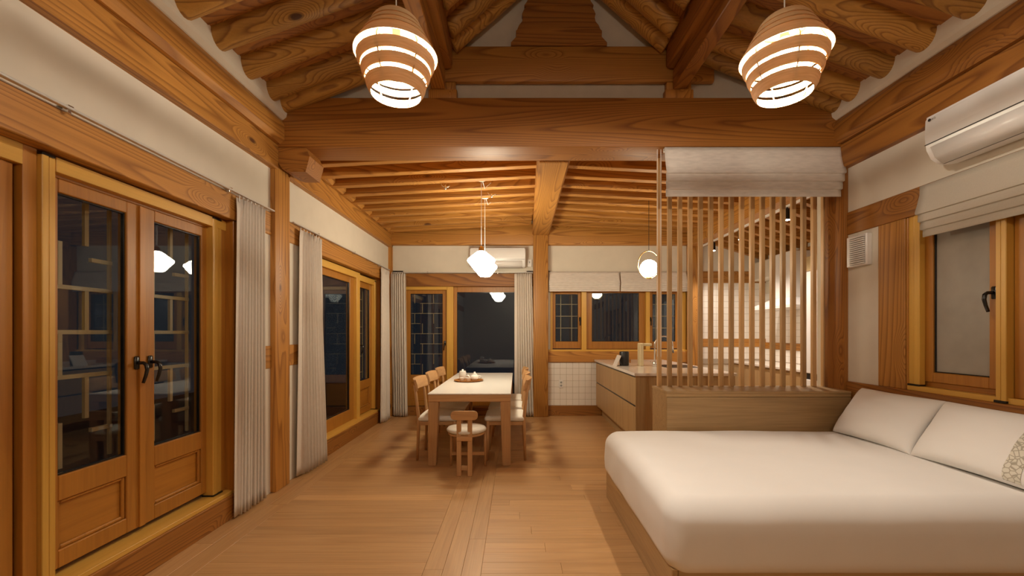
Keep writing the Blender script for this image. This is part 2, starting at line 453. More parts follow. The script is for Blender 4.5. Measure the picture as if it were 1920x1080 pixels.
# upper frame
beam('collar_beam', (-.965, 1.70, 3.60, 3.658, 3.506, 3.816), 'x', 'pine collar beam with dark knots above the cross beam', bev=.02)
beam('short_post', (-.75, -.506, 3.59, 3.655, 3.36, 3.438), 'z', 'short pine post on the cross beam behind the left pendant', bev=.008, cat='post')
beam('short_post', (1.271, 1.513, 3.59, 3.655, 3.36, 3.438), 'z', 'short pine post on the cross beam beside the right pendant', bev=.008, cat='post')
def purlin(xc, label, kind):
    root = thing('purlin', (xc, .5, 3.44), label, 'beam')
    bm = bm_new(); box(bm, xc-.055, xc+.055, YN, 3.598, 3.44, 3.60, .006); obj('lower_beam', bm, wood(kind, 'y'), root)
    bm = bm_new(); box(bm, xc-.12, xc+.12, YN, 3.598, 3.60, 3.84, .035, 2); obj('upper_beam', bm, wood(kind, 'y'), root, 'auto')
purlin(-.66, 'pine purlin running overhead beside the left pendant lamp', 'pine')
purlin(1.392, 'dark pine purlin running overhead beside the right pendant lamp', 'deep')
root = thing('king_post', (.365, 3.66, 3.816), 'stacked scalloped boards standing on the collar beam in the gable', 'post')
zs = [3.816, 3.965, 4.16, 4.36, 4.545]; hw = [.41, .345, .285, .24, .20]
for k in range(4):
    bm = bm_new(); a, b = hw[k], hw[k+1]
    L = []; n = 6
    for i in range(n+1):
        t = i/n; L.append((a + (b-a)*t + .012*math.sin(t*PI*3+k), zs[k]+(zs[k+1]-zs[k])*t))
    poly = [(.365+x, z) for x, z in L] + [(.365-x, z) for x, z in L[::-1]]
    prism(bm, poly, 3.600 + .012*(k % 2), 3.658); obj('board', bm, wood('deep', 'x'), root)
beam('post_block', (-.735, -.521, 3.605, 3.655, 3.438, 3.505), 'z', 'small timber block between left short post and collar beam', bev=.003, cat='post')
beam('post_block', (1.286, 1.498, 3.605, 3.655, 3.438, 3.505), 'z', 'small timber block between right short post and collar beam', bev=.003, cat='post')
beam('ridge_beam', (.225, .505, YN, 3.74, 4.55, 4.85), 'y', 'pine ridge beam high above the near bay', bev=.03)

# ------------------------------------------------------------ near ceiling: log rafters and boards
ceil = struct('ceiling')
def log(p0, p1, r, name='log_rafter'):
    bm = bm_new(); n = 14; p0 = Vector(p0); p1 = Vector(p1)
    sd = random.random()*50
    pts, rr = [], []
    for i in range(n+1):
        t = i/n; p = p0.lerp(p1, t)
        p += Vector((0, .008*(noise.noise((sd, t*2, 0))), .008*noise.noise((sd+9, t*2, 0))))
        pts.append(p); rr.append(r*(1+.035*noise.noise((sd+20, t*2.5, 0))))
    tube(bm, pts, rr, 20); return bm
SL = .375
ys = [3.545] + [3.36 - .297*k for k in range(12)]
for s in (1, -1):
    for i, yy in enumerate(ys):
        rr = .090 + .007*random.random()
        xc = .365
        xe = -2.15 if s > 0 else 2.88
        x0 = -1.95 if s > 0 else 2.68
        zc = lambda x: 3.222 + rr + SL*abs(x - x0)*(1 if (x-x0)*s > 0 else -1)
        xp = -.66 if s > 0 else 1.39
        obj('log_rafter', log((xe, yy, zc(xe)), (xp, yy, zc(xp)), rr), wood('log', 'x'), ceil, True)
    for i, yy in enumerate(ys):
        xp = -.70 if s > 0 else 1.43
        xp = -.55 if s > 0 else 1.28
        obj('log_rafter', log((xp, yy, 3.79), (.365, yy, 3.79+.89*.915), .083), wood('log', 'x'), ceil, True)
# boards behind the logs, one per strip
def slab(x0, z0, x1, z1, y0, y1, th, name, mat, par):
    bm = bm_new()
    hexa(bm, [(x0, y0, z0), (x1, y0, z1), (x1, y1, z1), (x0, y1, z0), (x0, y0, z0+th), (x1, y0, z1+th), (x1, y1, z1+th), (x0, y1, z0+th)])
    return obj(name, bm, mat, par)
yb = 3.80; k = 0
while yb > YN:
    y0 = max(yb-.143, YN)
    off = .008*(k % 2)
    for s in (1, -1):
        a, b = (-2.2, -.6) if s > 0 else (2.93, 1.33)
        za = 3.295 + SL*((a+1.95)*1 if s > 0 else (2.68-a))
        zb = 3.295 + SL*((b+1.95)*1 if s > 0 else (2.68-b))
        slab(a, za+off, b, zb+off, y0+.002, yb-.002, .025, 'ceiling_board', wood('deep', 'x'), ceil)
        a, b = (-.62, .37) if s > 0 else (1.35, .36)
        slab(a, 3.74+off, b, 4.63+off, y0+.002, yb-.002, .025, 'ceiling_board', wood('deep', 'x'), ceil)
    yb = y0; k += 1
bx('roof_deck', M_PLD, (XL-.3, XR+.3, YN, YC1, 5.0, 5.05), ceil, 0)

# kitchen-bay ceiling: squared rafters and boards
ceil2 = struct('ceiling_kitchen')
yy = 4.05; k = 0
while yy < YB-.05:
    for s in (1, -1):
        bm = bm_new(); a, b = (-2.09, .24) if s > 0 else (2.84, .46)
        za = 2.952; zb = 3.072; h = .15; t = .042
        hexa(bm, [(a, yy-t, za), (b, yy-t, zb), (b, yy+t, zb), (a, yy+t, za), (a, yy-t, za+h), (b, yy-t, zb+h), (b, yy+t, zb+h), (a, yy+t, za+h)])
        bmesh.ops.bevel(bm, geom=list(bm.edges), offset=.005, segments=1, affect='EDGES')
        obj('rafter', bm, wood('pine', 'x'), ceil2)
    yy += .292
for s in (1, -1):
    a, b = (-2.15, .37) if s > 0 else (3.02, .36)
    y0 = YC1; k = 0
    while y0 < YB+.1:
        slab(a, 3.09+.006*(k % 2), b, 3.215+.006*(k % 2), y0+.002, y0+.194, .025, 'ceiling_board', wood('pine', 'x'), ceil2); y0 += .196; k += 1
# alcove ceiling
ceil3 = struct('ceiling_alcove')
yy = 4.1
while yy < YB:
    bm = bm_new(); t = .035; a, b, za, zb, h = 3.04, XA+.05, 2.86, 2.52, .12
    hexa(bm, [(a, yy-t, za), (b, yy-t, zb), (b, yy+t, zb), (a, yy+t, za), (a, yy-t, za+h), (b, yy-t, zb+h), (b, yy+t, zb+h), (a, yy+t, za+h)])
    obj('rafter', bm, wood('pine', 'x'), ceil3); yy += .31
bm = bm_new(); hexa(bm, [(3.0, YC1, 2.975), (XA+.2, YC1, 2.60), (XA+.2, YB+.1, 2.60), (3.0, YB+.1, 2.975), (3.0, YC1, 3.02), (XA+.2, YC1, 2.65), (XA+.2, YB+.1, 2.65), (3.0, YB+.1, 3.02)])
obj('ceiling_board', bm, wood('deep', 'x'), ceil3)
beam('wall_plate_beam', (XA-.04, XA+.1, YC1+.14, YB, 2.36, 2.56), 'y', 'pine beam at the top of the alcove wall above the range hood', bev=.006)

# ------------------------------------------------------------ headers, rails, sills
def trim(n, mat, F, dims, bev=.004): return st(mb('trim_%d' % n, mat, F, dims, None, bev))
trim(3, wood('pine', 'y'), LW, (YN, YC0, -.012, T, ZH0, ZH1))
trim(4, wood('pine', 'y'), LW, (YC1, YB, -.012, T, ZH0, ZH1))
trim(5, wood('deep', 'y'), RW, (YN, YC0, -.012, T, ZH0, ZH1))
trim(6, wood('deep', 'x'), BW, (XL, .30, -.012, T, 2.123, 2.334))
trim(7, wood('deep', 'y'), RW, (YN, YC0, -.02, T, .70, .95))
trim(8, wood('pine', 'z'), RW, (3.05, 3.276, -.008, T, .95, ZH0))
trim(9, wood('frame', 'z'), RW, (3.035, 3.05, -.0, T, .95, ZH0))
trim(10, wood('frame', 'z'), LW, (3.115, 3.19, -.0, T, 0, ZH0))
trim(11, wood('frame', 'z'), LW, (6.47, 6.56, -.0, T, 0, ZH0))
trim(12, wood('frame', 'z'), LW, (4.22, 4.30, -.0, T, 0, ZH0))
trim(13, wood('pine', 'y'), LW, (3.19, YC0, -.01, .05, 1.06, 1.25))
trim(14, wood('pine', 'y'), LW, (YC1, 4.22, -.01, .05, 1.06, 1.25))
trim(15, wood('pine', 'x'), BW, (.50, 2.82, -.03, T, .878, 1.055))
trim(16, wood('pine', 'x'), BW, (2.97, XA, -.012, T, 1.13, 1.26))
trim(17, wood('pine', 'x'), BW, (2.97, XA, -.012, T, 2.18, 2.37))
st(bx('trim_18', wood('pine', 'y'), (XA-.012, XA+.05, YC1+.14, YB, 1.10, 1.20), None, .003))
st(bx('trim_19', wood('frame', 'z'), (XA-.012, XA+.05, 5.05, 5.25, .9, 2.36), None, .003))
st(mb('baseboard_left', wood('deep', 'y'), LW, (YN, 3.15, -.012, .10, 0, .172)))
st(mb('baseboard_left_kitchen', wood('deep', 'y'), LW, (4.22, 6.56, -.012, .10, 0, .172)))
st(mb('baseboard_back', wood('deep', 'x'), BW, (.50, 1.44, -.02, .05, 0, .165)))
st(mb('baseboard_back_left', wood('deep', 'x'), BW, (XL, .28, -.012, .05, 0, .14)))
st(mb('trim_20', wood('golden', 'y'), LW, (1.90, 3.13, .0, .20, .172, .20)))
st(mb('trim_21', wood('golden', 'y'), LW, (4.28, 6.50, .0, .20, .172, .20)))

# ------------------------------------------------------------ joinery
def ring(bm, F, u0, u1, z0, z1, w0, w1, su, zt, zb_, bev=.003):
    mbox(bm, F, u0, u0+su, w0, w1, z0, z1, bev); mbox(bm, F, u1-su, u1, w0, w1, z0, z1, bev)
    mbox(bm, F, u0+su, u1-su, w0, w1, z1-zt, z1, bev); mbox(bm, F, u0+su, u1-su, w0, w1, z0, z0+zb_, bev)
def handle(root, F, u, z, wv, direction=1):
    bm = bm_new(); mbox(bm, F, u-.016, u+.016, wv-.012, wv, z-.038, z+.038, .006)
    A = lambda a, b, c: F(a, b, c)
    pts = [A(u, wv, z), A(u, wv-.045, z), A(u, wv-.062, z-.012), A(u, wv-.066, z-.04), A(u-.003*direction, wv-.06, z-.075), A(u-.008*direction, wv-.05, z-.115)]
    tube(bm, pts, [.010, .010, .011, .010, .009, .008], 10)
    return obj('handle', bm, M_BLACK, root, True, label='black curved lever handle')
def lattice(root, F, u0, u1, z0, z1, wv, rows=7, seed=0, bar=.028):
    rnd = random.Random(seed)
    wid = u1-u0
    zz = [z0 + (z1-z0)*k/rows for k in range(rows+1)]
    for k in range(1, rows):
        full = k % 2 == 0
        a, b = (u0, u1) if full else ((u0, u0+wid*.28) if k % 4 == 1 else (u0+wid*.28, u1))
        mb('lattice_bar', wood('pale', gr(F)), F, (a, b, wv, wv+.02, zz[k]-bar/2, zz[k]+bar/2), root, .001)
        if not full:
            a, b = ((u0+wid*.72, u1) if k % 4 == 1 else (u0, u0))
            if b > a: mb('lattice_bar', wood('pale', gr(F)), F, (a, b, wv, wv+.02, zz[k]-.07-bar/2, zz[k]-.07+bar/2), root, .001)
    for k in range(rows):
        if k % 2 == 0: us = [.34]
        else: us = [.12, .66]
        for q in us:
            uc = u0+wid*q
            mb('lattice_bar', wood('pale', 'z'), F, (uc-bar/2, uc+bar/2, wv+.001, wv+.019, zz[k], zz[k+1]), root, .001)
    mb('lattice_bar', wood('pale', 'z'), F, (u1-.7*bar, u1-.003, wv+.001, wv+.019, z0, z1), root, .001)
def leaf(root, F, u0, u1, z0, z1, w0, st_w=(.065, .065), gz=(.673, 2.034), th=.055, panel=True, hnd=None, lat=False, mat='frame', name='door_leaf', pane_mat=None, seed=0):
    if isinstance(st_w, float): st_w = (st_w, st_w)
    bm = bm_new()
    mbox(bm, F, u0, u0+st_w[0], w0, w0+th, z0, z1, .004); mbox(bm, F, u1-st_w[1], u1, w0, w0+th, z0, z1, .004)
    a, b = u0+st_w[0], u1-st_w[1]
    mbox(bm, F, a, b, w0, w0+th, gz[1], z1, .004)
    if panel:
        mbox(bm, F, a, b, w0, w0+th, gz[0]-.12, gz[0], .004); mbox(bm, F, a, b, w0, w0+th, z0, z0+.085, .004)
    else: mbox(bm, F, a, b, w0, w0+th, z0, gz[0], .004)
    lf = obj(name, bm, wood(mat, 'z'), root)
    bm = bm_new(); ring(bm, F, a, b, gz[0], gz[1], w0+.012, w0+.030, .007, .007, .007, .001)
    obj('gasket', bm, M_BLACK, lf)
    bm = bm_new(); mbox(bm, F, a+.002, b-.002, w0+.022, w0+.028, gz[0]+.002, gz[1]-.002, 0)
    obj('pane', bm, pane_mat or M_GLASS, lf)
    if panel:
        bm = bm_new(); mbox(bm, F, a, b, w0+.026, w0+.034, z0+.085, gz[0]-.12, 0); obj('panel', bm, wood(mat, gr(F)), lf)
        bm = bm_new(); ring(bm, F, a, b, z0+.085, gz[0]-.12, w0+.010, w0+.027, .018, .018, .018, .005); obj('moulding', bm, wood(mat, 'z'), lf)
    if hnd is not None: handle(lf, F, hnd, 1.187, w0)
    if lat: lattice(root, F, a-.03, b+.03, gz[0], gz[1]+.02, w0+.11, 6 if seed in (3, 5) else 8, seed, .022 if seed < 6 and seed != 4 else .009)
    return lf
def cassette(root, F, u0, u1, z0, z1, w0, w1, name='screen_rail'):
    bm = bm_new(); n = (u0+u1)/2
    mbox(bm, F, u0, n-.002, w0, w1, z0, z1, .003); mbox(bm, F, n+.002, u1, w0+.006, w1, z0, z1, .003)
    mbox(bm, F, n-.003, n+.003, w0+.012, w1, z0, z1, 0)
    o = obj(name, bm, wood('golden', 'z'), root)
    bm = bm_new(); mbox(bm, F, u0-.002, u1+.002, w0-.003, w1, z0-.002, z0+.012, .001); mbox(bm, F, u0-.002, u1-.01, w0-.003, w1, z1-.008, z1+.003, .001)
    obj('end_cap', bm, M_BLACK, o)
# door_1: pair of glazed doors, near left
d = struct('door_1', (XL, 2.5, .2))
leaf(d, LW, 1.94, 2.478, .232, 2.10, .10, (.075, .108), hnd=2.425, lat=True, seed=3)
leaf(d, LW, 2.482, 3.02, .232, 2.10, .10, (.07, .088), hnd=2.515, lat=True, seed=5)
mb('astragal', wood('frame', 'z'), LW, (2.44, 2.478, .088, .102, .235, 2.095), d)
cassette(d, LW, 1.904, 1.966, .20, 2.176, .052, .13)
cassette(d, LW, 2.977, 3.07, .20, 2.176, .052, .13)
mb('frame', wood('golden', 'y'), LW, (1.966, 3.115, .055, .12, 2.112, 2.18), d)
mb('frame', wood('frame', 'z'), LW, (3.07, 3.115, .06, .20, .20, 2.19), d)
mb('frame', wood('frame', 'y'), LW, (1.9, 3.07, .10, .20, 2.10, 2.19), d)
# window_1: brown fixed unit at the frame edge
d = struct('window_1', (XL, 1.2, .2))
leaf(d, LW, .95, 1.835, .20, 2.10, .10, .11, panel=False, gz=(.34, 2.03), name='sash')
mb('frame', wood('frame', 'z'), LW, (1.848, 1.904, .075, .20, .17, 2.19), d)
mb('frame', wood('golden', 'y'), LW, (.2, 1.85, .075, .20, 2.10, 2.19), d)
mb('frame', wood('frame', 'y'), LW, (.2, 1.9, .085, .20, .172, .20), d)
leaf(d, LW, .22, .94, .20, 2.10, .10, .11, panel=False, gz=(.34, 2.03), name='sash')
# window_2 / door_2: dining bay left
d = struct('window_2', (XL, 5, .2))
leaf(d, LW, 4.31, 5.68, .20, 2.10, .10, .13, panel=False, gz=(.35, 2.02), name='sash')
mb('frame', wood('golden', 'z'), LW, (5.68, 5.80, .06, .18, .20, 2.18), d)
mb('frame', wood('golden', 'y'), LW, (4.30, 5.68, .06, .18, 2.10, 2.18), d)
d = struct('door_2', (XL, 6.1, .2))
leaf(d, LW, 5.81, 6.38, .21, 2.08, .10, .075, hnd=5.85, lat=True, gz=(.68, 2.0), seed=4)
mb('frame', wood('golden', 'y'), LW, (5.80, 6.47, .06, .18, 2.08, 2.16), d)
cassette(d, LW, 6.38, 6.46, .20, 2.14, .05, .13)
# back wall
d = struct('door_3', (-1.5, YB, .14))
leaf(d, BW, -1.84, -1.15, .14, 2.08, .09, .078, hnd=-1.19, lat=True, gz=(.66, 2.01), seed=7)
mb('frame', wood('golden', 'x'), BW, (-1.86, -1.14, .03, .16, 2.07, 2.125), d)
mb('frame', wood('golden', 'z'), BW, (-1.15, -1.04, .03, .16, .0, 2.123), d)
d = struct('window_3', (-.4, YB, .14))
leaf(d, BW, -1.04, .17, .14, 2.123, .07, (.055, .055), panel=False, gz=(.30, 2.035), name='sash')
# kitchen window
d = struct('window_4', (1.7, YB, 1.05))
mb('sill', wood('golden', 'x'), BW, (.53, 2.84, -.02, .16, 1.055, 1.085), d)
mb('frame', wood('golden', 'z'), BW, (.56, .60, .02, .16, 1.085, 2.10), d)
mb('frame', wood('golden', 'z'), BW, (1.075, 1.155, .00, .16, 1.085, 2.10), d)
mb('frame', wood('golden', 'z'), BW, (2.135, 2.20, .00, .16, 1.085, 2.10), d)
mb('frame', wood('golden', 'z'), BW, (2.70, 2.80, .02, .16, 1.085, 2.10), d)
mb('frame', wood('golden', 'x'), BW, (.53, 2.82, .00, .16, 2.06, 2.34), d)
leaf(d, BW, .60, 1.075, 1.10, 2.06, .06, .05, panel=False, gz=(1.215, 2.0), name='sash')
leaf(d, BW, 1.155, 2.135, 1.09, 2.06, .06, .10, panel=False, gz=(1.215, 2.02), name='sash')
leaf(d, BW, 2.20, 2.70, 1.10, 2.06, .06, .06, panel=False, gz=(1.215, 2.0), name='sash')
for u in (1.055, 2.225):
    bm = bm_new(); mbox(bm, BW, u-.014, u+.014, .045, .06, 1.55, 1.62, .004); tube(bm, [BW(u, .03, 1.60), BW(u, .015, 1.57), BW(u, .02, 1.48)], .009, 8)
    obj('handle', bm, M_BLACK, d, label='black window handle')
# lattice outside the kitchen casements
for a, b in ((.62, 1.06), (2.22, 2.68)):
    for q in (.3, .72): mb('lattice_bar', wood('pale', 'z'), BW, (a+(b-a)*q-.006, a+(b-a)*q+.006, .19, .205, 1.18, 2.05), d, 0)
    for q in (.3, .55, .8): mb('lattice_bar', wood('pale', 'x'), BW, (a, b, .188, .207, 1.2+.8*q-.006, 1.2+.8*q+.006), d, 0)
# right window
d = struct('window_5', (XR, 2.6, .95))
mb('sill', wood('golden', 'y'), RW, (1.5, 3.04, .0, .16, .95, .985), d)
cassette(d, RW, 2.95, 3.037, .985, 2.2, .002, .045)
cassette(d, RW, 2.416, 2.475, .955, 2.2, -.012, .09)
sh = leaf(d, RW, 2.477, 3.03, 1.02, 2.15, .046, (.078, .13), panel=False, gz=(1.088, 2.08), name='sash', pane_mat=M_HANJI)
handle(sh, RW, 2.522, 1.60, .046)
mb('frame', wood('frame', 'y'), RW, (2.477, 3.04, .060, .18, .985, 1.019), d)
leaf(d, RW, 1.2, 2.412, .985, 2.17, .03, .10, panel=False, gz=(1.06, 2.10), name='sash')
mb('frame', wood('frame', 'z'), RW, (.4, 1.2, .0, .18, .95, 2.19), d)

# ------------------------------------------------------------ tiles
def tiles(F, u0, u1, z0, z1, parent, s=.1, stuff=False, name='tile'):
    bmj = bm_new() if stuff else None
    me = None
    nu = max(1, round((u1-u0)/s)); nz = max(1, round((z1-z0)/s)); su = (u1-u0)/nu; sz = (z1-z0)/nz
    for i in range(nu):
        for j in range(nz):
            if stuff: mbox(bmj, F, u0+i*su+.002, u0+(i+1)*su-.002, -.004, .012, z0+j*sz+.002, z0+(j+1)*sz-.002, 0); continue
            if me is None:
                bm = bm_new(); a = F(0, -.004, 0); b = F(su-.004, .012, sz-.004); box(bm, a[0], b[0], a[1], b[1], a[2], b[2], .0015)
                org = Vector(F(0, 0, 0))
                for v in bm.verts: v.co -= org
                me = bpy.data.meshes.new('tile'); bm.to_mesh(me); bm.free(); me.materials.append(M_TILE)
            o = bpy.data.objects.new('tile', me); COL.objects.link(o); o.parent = parent
            o.location = Vector(F(u0+i*su+.002, 0, z0+j*sz+.002)) - wpos(parent)
    if stuff: o = obj(name, bmj, M_TILE, parent); o['kind'] = 'stuff'
wt = st(bx('wall_tiled', M_GROUT, (.50, 1.44, YB-.002, YB+.03, .165, .878), None, 0))
tiles(BW, .517, 1.44, .167, .876, wt)
wt = st(bx('wall_tiled', M_GROUT, (2.98, XA, YB-.002, YB+.03, .85, 2.18), None, 0))
tiles(BW, 2.985, XA, 1.262, 2.178, wt); tiles(BW, 2.985, XA, .93, 1.128, wt)
AW = lambda u, wv, z: (XA + wv, u, z)
wt = st(bx('wall_tiled', M_GROUT, (XA-.002, XA+.03, 5.25, YB, .85, 2.0), None, 0))
tiles(AW, 5.25, YB, 1.205, 2.0, wt, stuff=True); tiles(AW, 5.25, YB, .91, 1.095, wt, stuff=True)

# ------------------------------------------------------------ curtains
def curtain(axis, fixed, a_top, b_top, a_bot, b_bot, z_top, label, n=9, sgn=1, edge_flat=True, amp=.042):
    """axis 'y': runs along y at x=fixed; 'x': runs along x at y=fixed. sgn: side toward room"""
    mid = ((a_bot+b_bot)/2)
    loc = (fixed, mid, 0) if axis == 'y' else (mid, fixed, 0)
    root = thing('curtain', loc, label, 'curtain', 'linen curtains')
    bm = bm_new(); NU, NV = n*14, 26
    sd = abs(a_bot)*3.1
    rows = []
    for j in range(NV+1):
        v = j/NV; z = .015 + (z_top-.015)*v
        e = (1-v)
        row = []
        for i in range(NU+1):
            u = i/NU
            a = a_top + (a_bot-a_top)*e**1.2; b = b_top + (b_bot-b_top)*e**1.2
            uu = u
            if edge_flat: uu = max(0, (u-.13)/.87)**.95
            ph = 2*PI*n*uu + .5*math.sin(3*v+sd) + .9*noise.noise((u*4+sd, v*1.2, 0))
            am = amp*(1-.45*v)*(.75+.5*abs(noise.noise((u*7, sd, .3))))
            if edge_flat and u < .17: am *= .12 + .88*max(0, (u-.13)/.04)
            off = am*math.sin(ph) + .03*e*math.sin(2.2*u+sd)
            pos = a + (b-a)*u + .25*am*math.sin(2*ph)
            if v > .965: off += .006*math.sin(ph*4)
            row.append(bm.verts.new(((fixed+sgn*(off+.03), pos, z) if axis == 'y' else (pos, fixed+sgn*(off+.03), z))))
        rows.append(row)
    for r0, r1 in zip(rows, rows[1:]):
        for i in range(NU): bm.faces.new((r0[i], r0[i+1], r1[i+1], r1[i]))
    o = obj('curtain_fabric', bm, M_CURT, root, True)
    m = o.modifiers.new('s', 'SOLIDIFY'); m.thickness = .003
    for k in range(7):
        t = a_top + (b_top-a_top)*(k+.5)/7
        p = (fixed+sgn*.03, t, z_top) if axis == 'y' else (t, fixed+sgn*.03, z_top)
        bm = bm_new(); tube(bm, [Vector(p)+Vector((0, 0, -.03)), Vector(p)+Vector((0, 0, .022))], .004, 6)
        obj('curtain_hook', bm, M_ALU, root)
    return root
curtain('y', -2.075, 3.09, 3.42, 3.06, 3.46, 2.355, 'grey linen curtain at the left edge, beside the near glazed doors', 8)
curtain('y', -2.075, 3.97, 4.40, 3.94, 4.46, 2.335, 'grey linen curtain just behind the left wall column', 8)
curtain('y', -2.075, 6.38, 6.76, 6.28, 6.72, 2.34, 'grey linen curtain on the left wall next to the far corner', 6)
curtain('x', 6.88, -2.04, -1.80, -2.00, -1.76, 2.32, 'grey linen curtain at the left end of the back wall', 6, -1)
curtain('x', 6.88, -.03, .25, -.03, .31, 2.32, 'grey linen curtain right of the big dark back window, beside the column', 7, -1)
def rail(F, u0, u1, z, wv, label, axis):
    root = thing('curtain_rail', F((u0+u1)/2, wv, z), label, 'curtain rail', 'curtain rails')
    mb('track', M_ALU, F, (u0, u1, wv-.012, wv+.012, z-.006, z+.006), root, .002)
    n = max(2, int((u1-u0)/.9))
    for k in range(n):
        u = u0+(u1-u0)*(k+.5)/n
        bm = bm_new(); mbox(bm, F, u-.012, u+.012, wv-.012, .0, z+.006, z+.012, .001); mbox(bm, F, u-.008, u+.008, wv-.004, .0, z-.022, z-.006, .001)
        obj('rail_bracket', bm, M_CHROME, root)
rail(LW, .3, YC0-.02, 2.388, -.04, 'thin white curtain rail over the near left doors', 'y')
rail(LW, YC1+.06, 6.80, 2.375, -.04, 'thin white curtain rail over the dining area left doors', 'y')
rail(BW, -2.02, .27, 2.345, -.055, 'thin white curtain rail over the back wall doors', 'x')

# ------------------------------------------------------------ roman blinds
def roman(F, u0, u1, prof, mat, label, skew=0, cordu=None, group=None):
    """prof: list of (w, z) from top to bottom, w negative = toward the room"""
    loc = F((u0+u1)/2, 0, prof[-1][1])
    root = thing('roman_blind', loc, label, 'blind', group)
    bm = bm_new(); NU = 40; rows = []
    n = len(prof)
    for i, (wv, z) in enumerate(prof):
        row = []
        for k in range(NU+1):
            t = k/NU; e1 = u1 + skew*(i/(n-1))
            u = u0 + (e1-u0)*t
            q = noise.noise((u*3, z*9, 1.3))
            row.append(bm.verts.new(F(u, wv+.006*q, z+.004*q)))
        rows.append(row)
    for r0, r1 in zip(rows, rows[1:]):
        for k in range(NU): bm.faces.new((r0[k], r0[k+1], r1[k+1], r1[k]))
    o = obj('blind_fabric', bm, mat, root, 'auto'); m = o.modifiers.new('s', 'SOLIDIFY'); m.thickness = .004
    mb('head_rail', M_ALU, F, (u0, u1, prof[0][0]+.005, prof[0][0]+.035, prof[0][1]-.03, prof[0][1]-.002), root)
    if cordu is not None:
        bm = bm_new()
        for du in (0, .03): tube(bm, [F(cordu+du, prof[0][0]-.005, prof[0][1]-.02), F(cordu+du, prof[0][0]-.005, prof[-1][1]-1.35)], .0025, 5)
        obj('pull_cord', bm, M_CORD, root)
    return root
def folds(w0, ztop, zbody, steps, dz, lip=.014):
    p = [(w0, ztop), (w0-.006, ztop-.04), (w0-.012, (ztop*2+zbody)/3), (w0-.03, (ztop+zbody*2)/3), (w0-.052, zbody+.012), (w0-.054, zbody)]
    z = zbody; wv = w0-.054
    for k in range(steps):
        p += [(wv+lip, z-.003), (wv+lip*.6, z-dz*.5), (wv+.004, z-dz)]
        z -= dz; wv += .006
    return p
FB = lambda u, wv, z: (u, 3.60+wv, z)
roman(FB, 1.262, 2.785, folds(-.01, 2.94, 2.705, 3, .066), M_BLIND, 'wide linen roman blind hanging from the cross beam above the slatted screen', -.05, 1.20)
roman(RW, .6, 2.93, folds(-.01, 2.375, 2.175, 3, .055), M_BLINDR, 'linen roman blind folded up above the right window', -.06)
roman(BW, .53, 1.685, folds(-.04, 2.36, 2.17, 4, .034), M_BLIND, 'linen roman blind over the left half of the kitchen window', 0, None, 'kitchen window blinds')
roman(BW, 1.70, 2.79, folds(-.04, 2.36, 2.17, 4, .034), M_BLIND, 'linen roman blind over the right half of the kitchen window', 0, None, 'kitchen window blinds')

# ------------------------------------------------------------ screen and low partition
root = thing('slatted_screen', (2.05, 3.835, .874), 'floor-standing row of slim vertical wooden slats above the low partition', 'screen')
me = None
for k in range(17):
    x = 1.300 + k*.0937
    o = bx('slat', wood('slat', 'z'), (x-.017, x+.017, 3.815, 3.853, .874, 2.944), root, .002)
root = thing('low_partition', (2.0, 3.68, 0), 'low oak-veneer partition box between bed and kitchen', 'partition')
bx('carcass', wood('veneer', 'x'), (1.252, 2.784, 3.52, 3.872, 0, .852), root, .002)
bx('front_panel', wood('veneer', 'x'), (1.252, 2.784, 3.502, 3.522, 0, .825), root, .002)
bx('top_board', wood('veneer', 'x'), (1.248, 2.784, 3.498, 3.876, .852, .874), root, .003)
bx('top_rail', wood('veneer', 'x'), (1.25, 2.784, 3.503, 3.522, .828, .852), root, .001)

# ------------------------------------------------------------ kitchen island
root = thing('kitchen_island', (1.84, 5.7, 0), 'kitchen island with veneer drawers, standing against the back window', 'cabinet')
bx('carcass', wood('veneer', 'z'), (1.32, 2.36, 4.60, YB-.06, .16, .885), root, .002)
bx('end_panel', wood('veneer', 'z'), (1.30, 2.38, 4.58, 4.60, .0, .89), root, .002, label='darker brown end panel')
bx('plinth', wood('veneer', 'y'), (1.40, 2.30, 4.60, YB-.06, 0, .16), root, 0)
bx('drawer', wood('veneer', 'z'), (1.30, 1.32, 4.602, YB-.07, .565, .868), root, .002)
for k in range(2):
    y0, y1 = ((4.602, 5.288), (5.292, YB-.07))[k]
    bx('cabinet_door', wood('veneer', 'z'), (1.30, 1.32, y0, y1, .19, .545), root, .002)
bx('handle_recess', M_BLKP, (1.307, 1.318, 4.602, YB-.07, .547, .563), root, 0)  # black strip stands in for the shade in the gap between fronts
bx('handle_recess', M_BLKP, (1.307, 1.318, 4.602, YB-.07, .870, .890), root, 0)  # black strip paints the shadow gap under the worktop
bx('worktop', M_MARBLE, (1.275, 2.385, 4.55, YB-.04, .892, .924), root, .003)
bm = bm_new(); box(bm, 1.88, 2.30, 5.25, 5.75, .9235, .9265, .001)
obj('sink', bm, M_BLKP, root, label='black sink bowl rim')
# tap
root = thing('kitchen_tap', (1.79, 5.45, .924), 'tall steel gooseneck tap on the island worktop', 'tap')
bm = bm_new(); c = [(1.79, 5.45, .924), (1.79, 5.45, 1.20)]
for k in range(1, 13):
    a = PI*k/12; c.append((1.79+.115*(1-math.cos(a)), 5.45, 1.20+.115*math.sin(a)))
c.append((2.03, 5.45, 1.10)); tube(bm, c, .011, 10); obj('spout', bm, M_CHROME, root, True)
bm = bm_new(); lathe(bm, [(.0, 0), (.027, 0), (.027, .05), (.018, .06), (.0, .06)], (1.79, 5.45, .924), 16); tube(bm, [(1.79, 5.45, .97), (1.73, 5.45, .985)], .007, 8); obj('tap_body', bm, M_CHROME, root, True)
root = thing('water_purifier', (1.64, 5.55, .924), 'cream inverted-L water purifier spout beside the tap', 'water purifier')
bx('stand', plain('cream enamel', (.68, .58, .36), .4), (1.615, 1.665, 5.5, 5.62, .924, 1.225), root, .008)
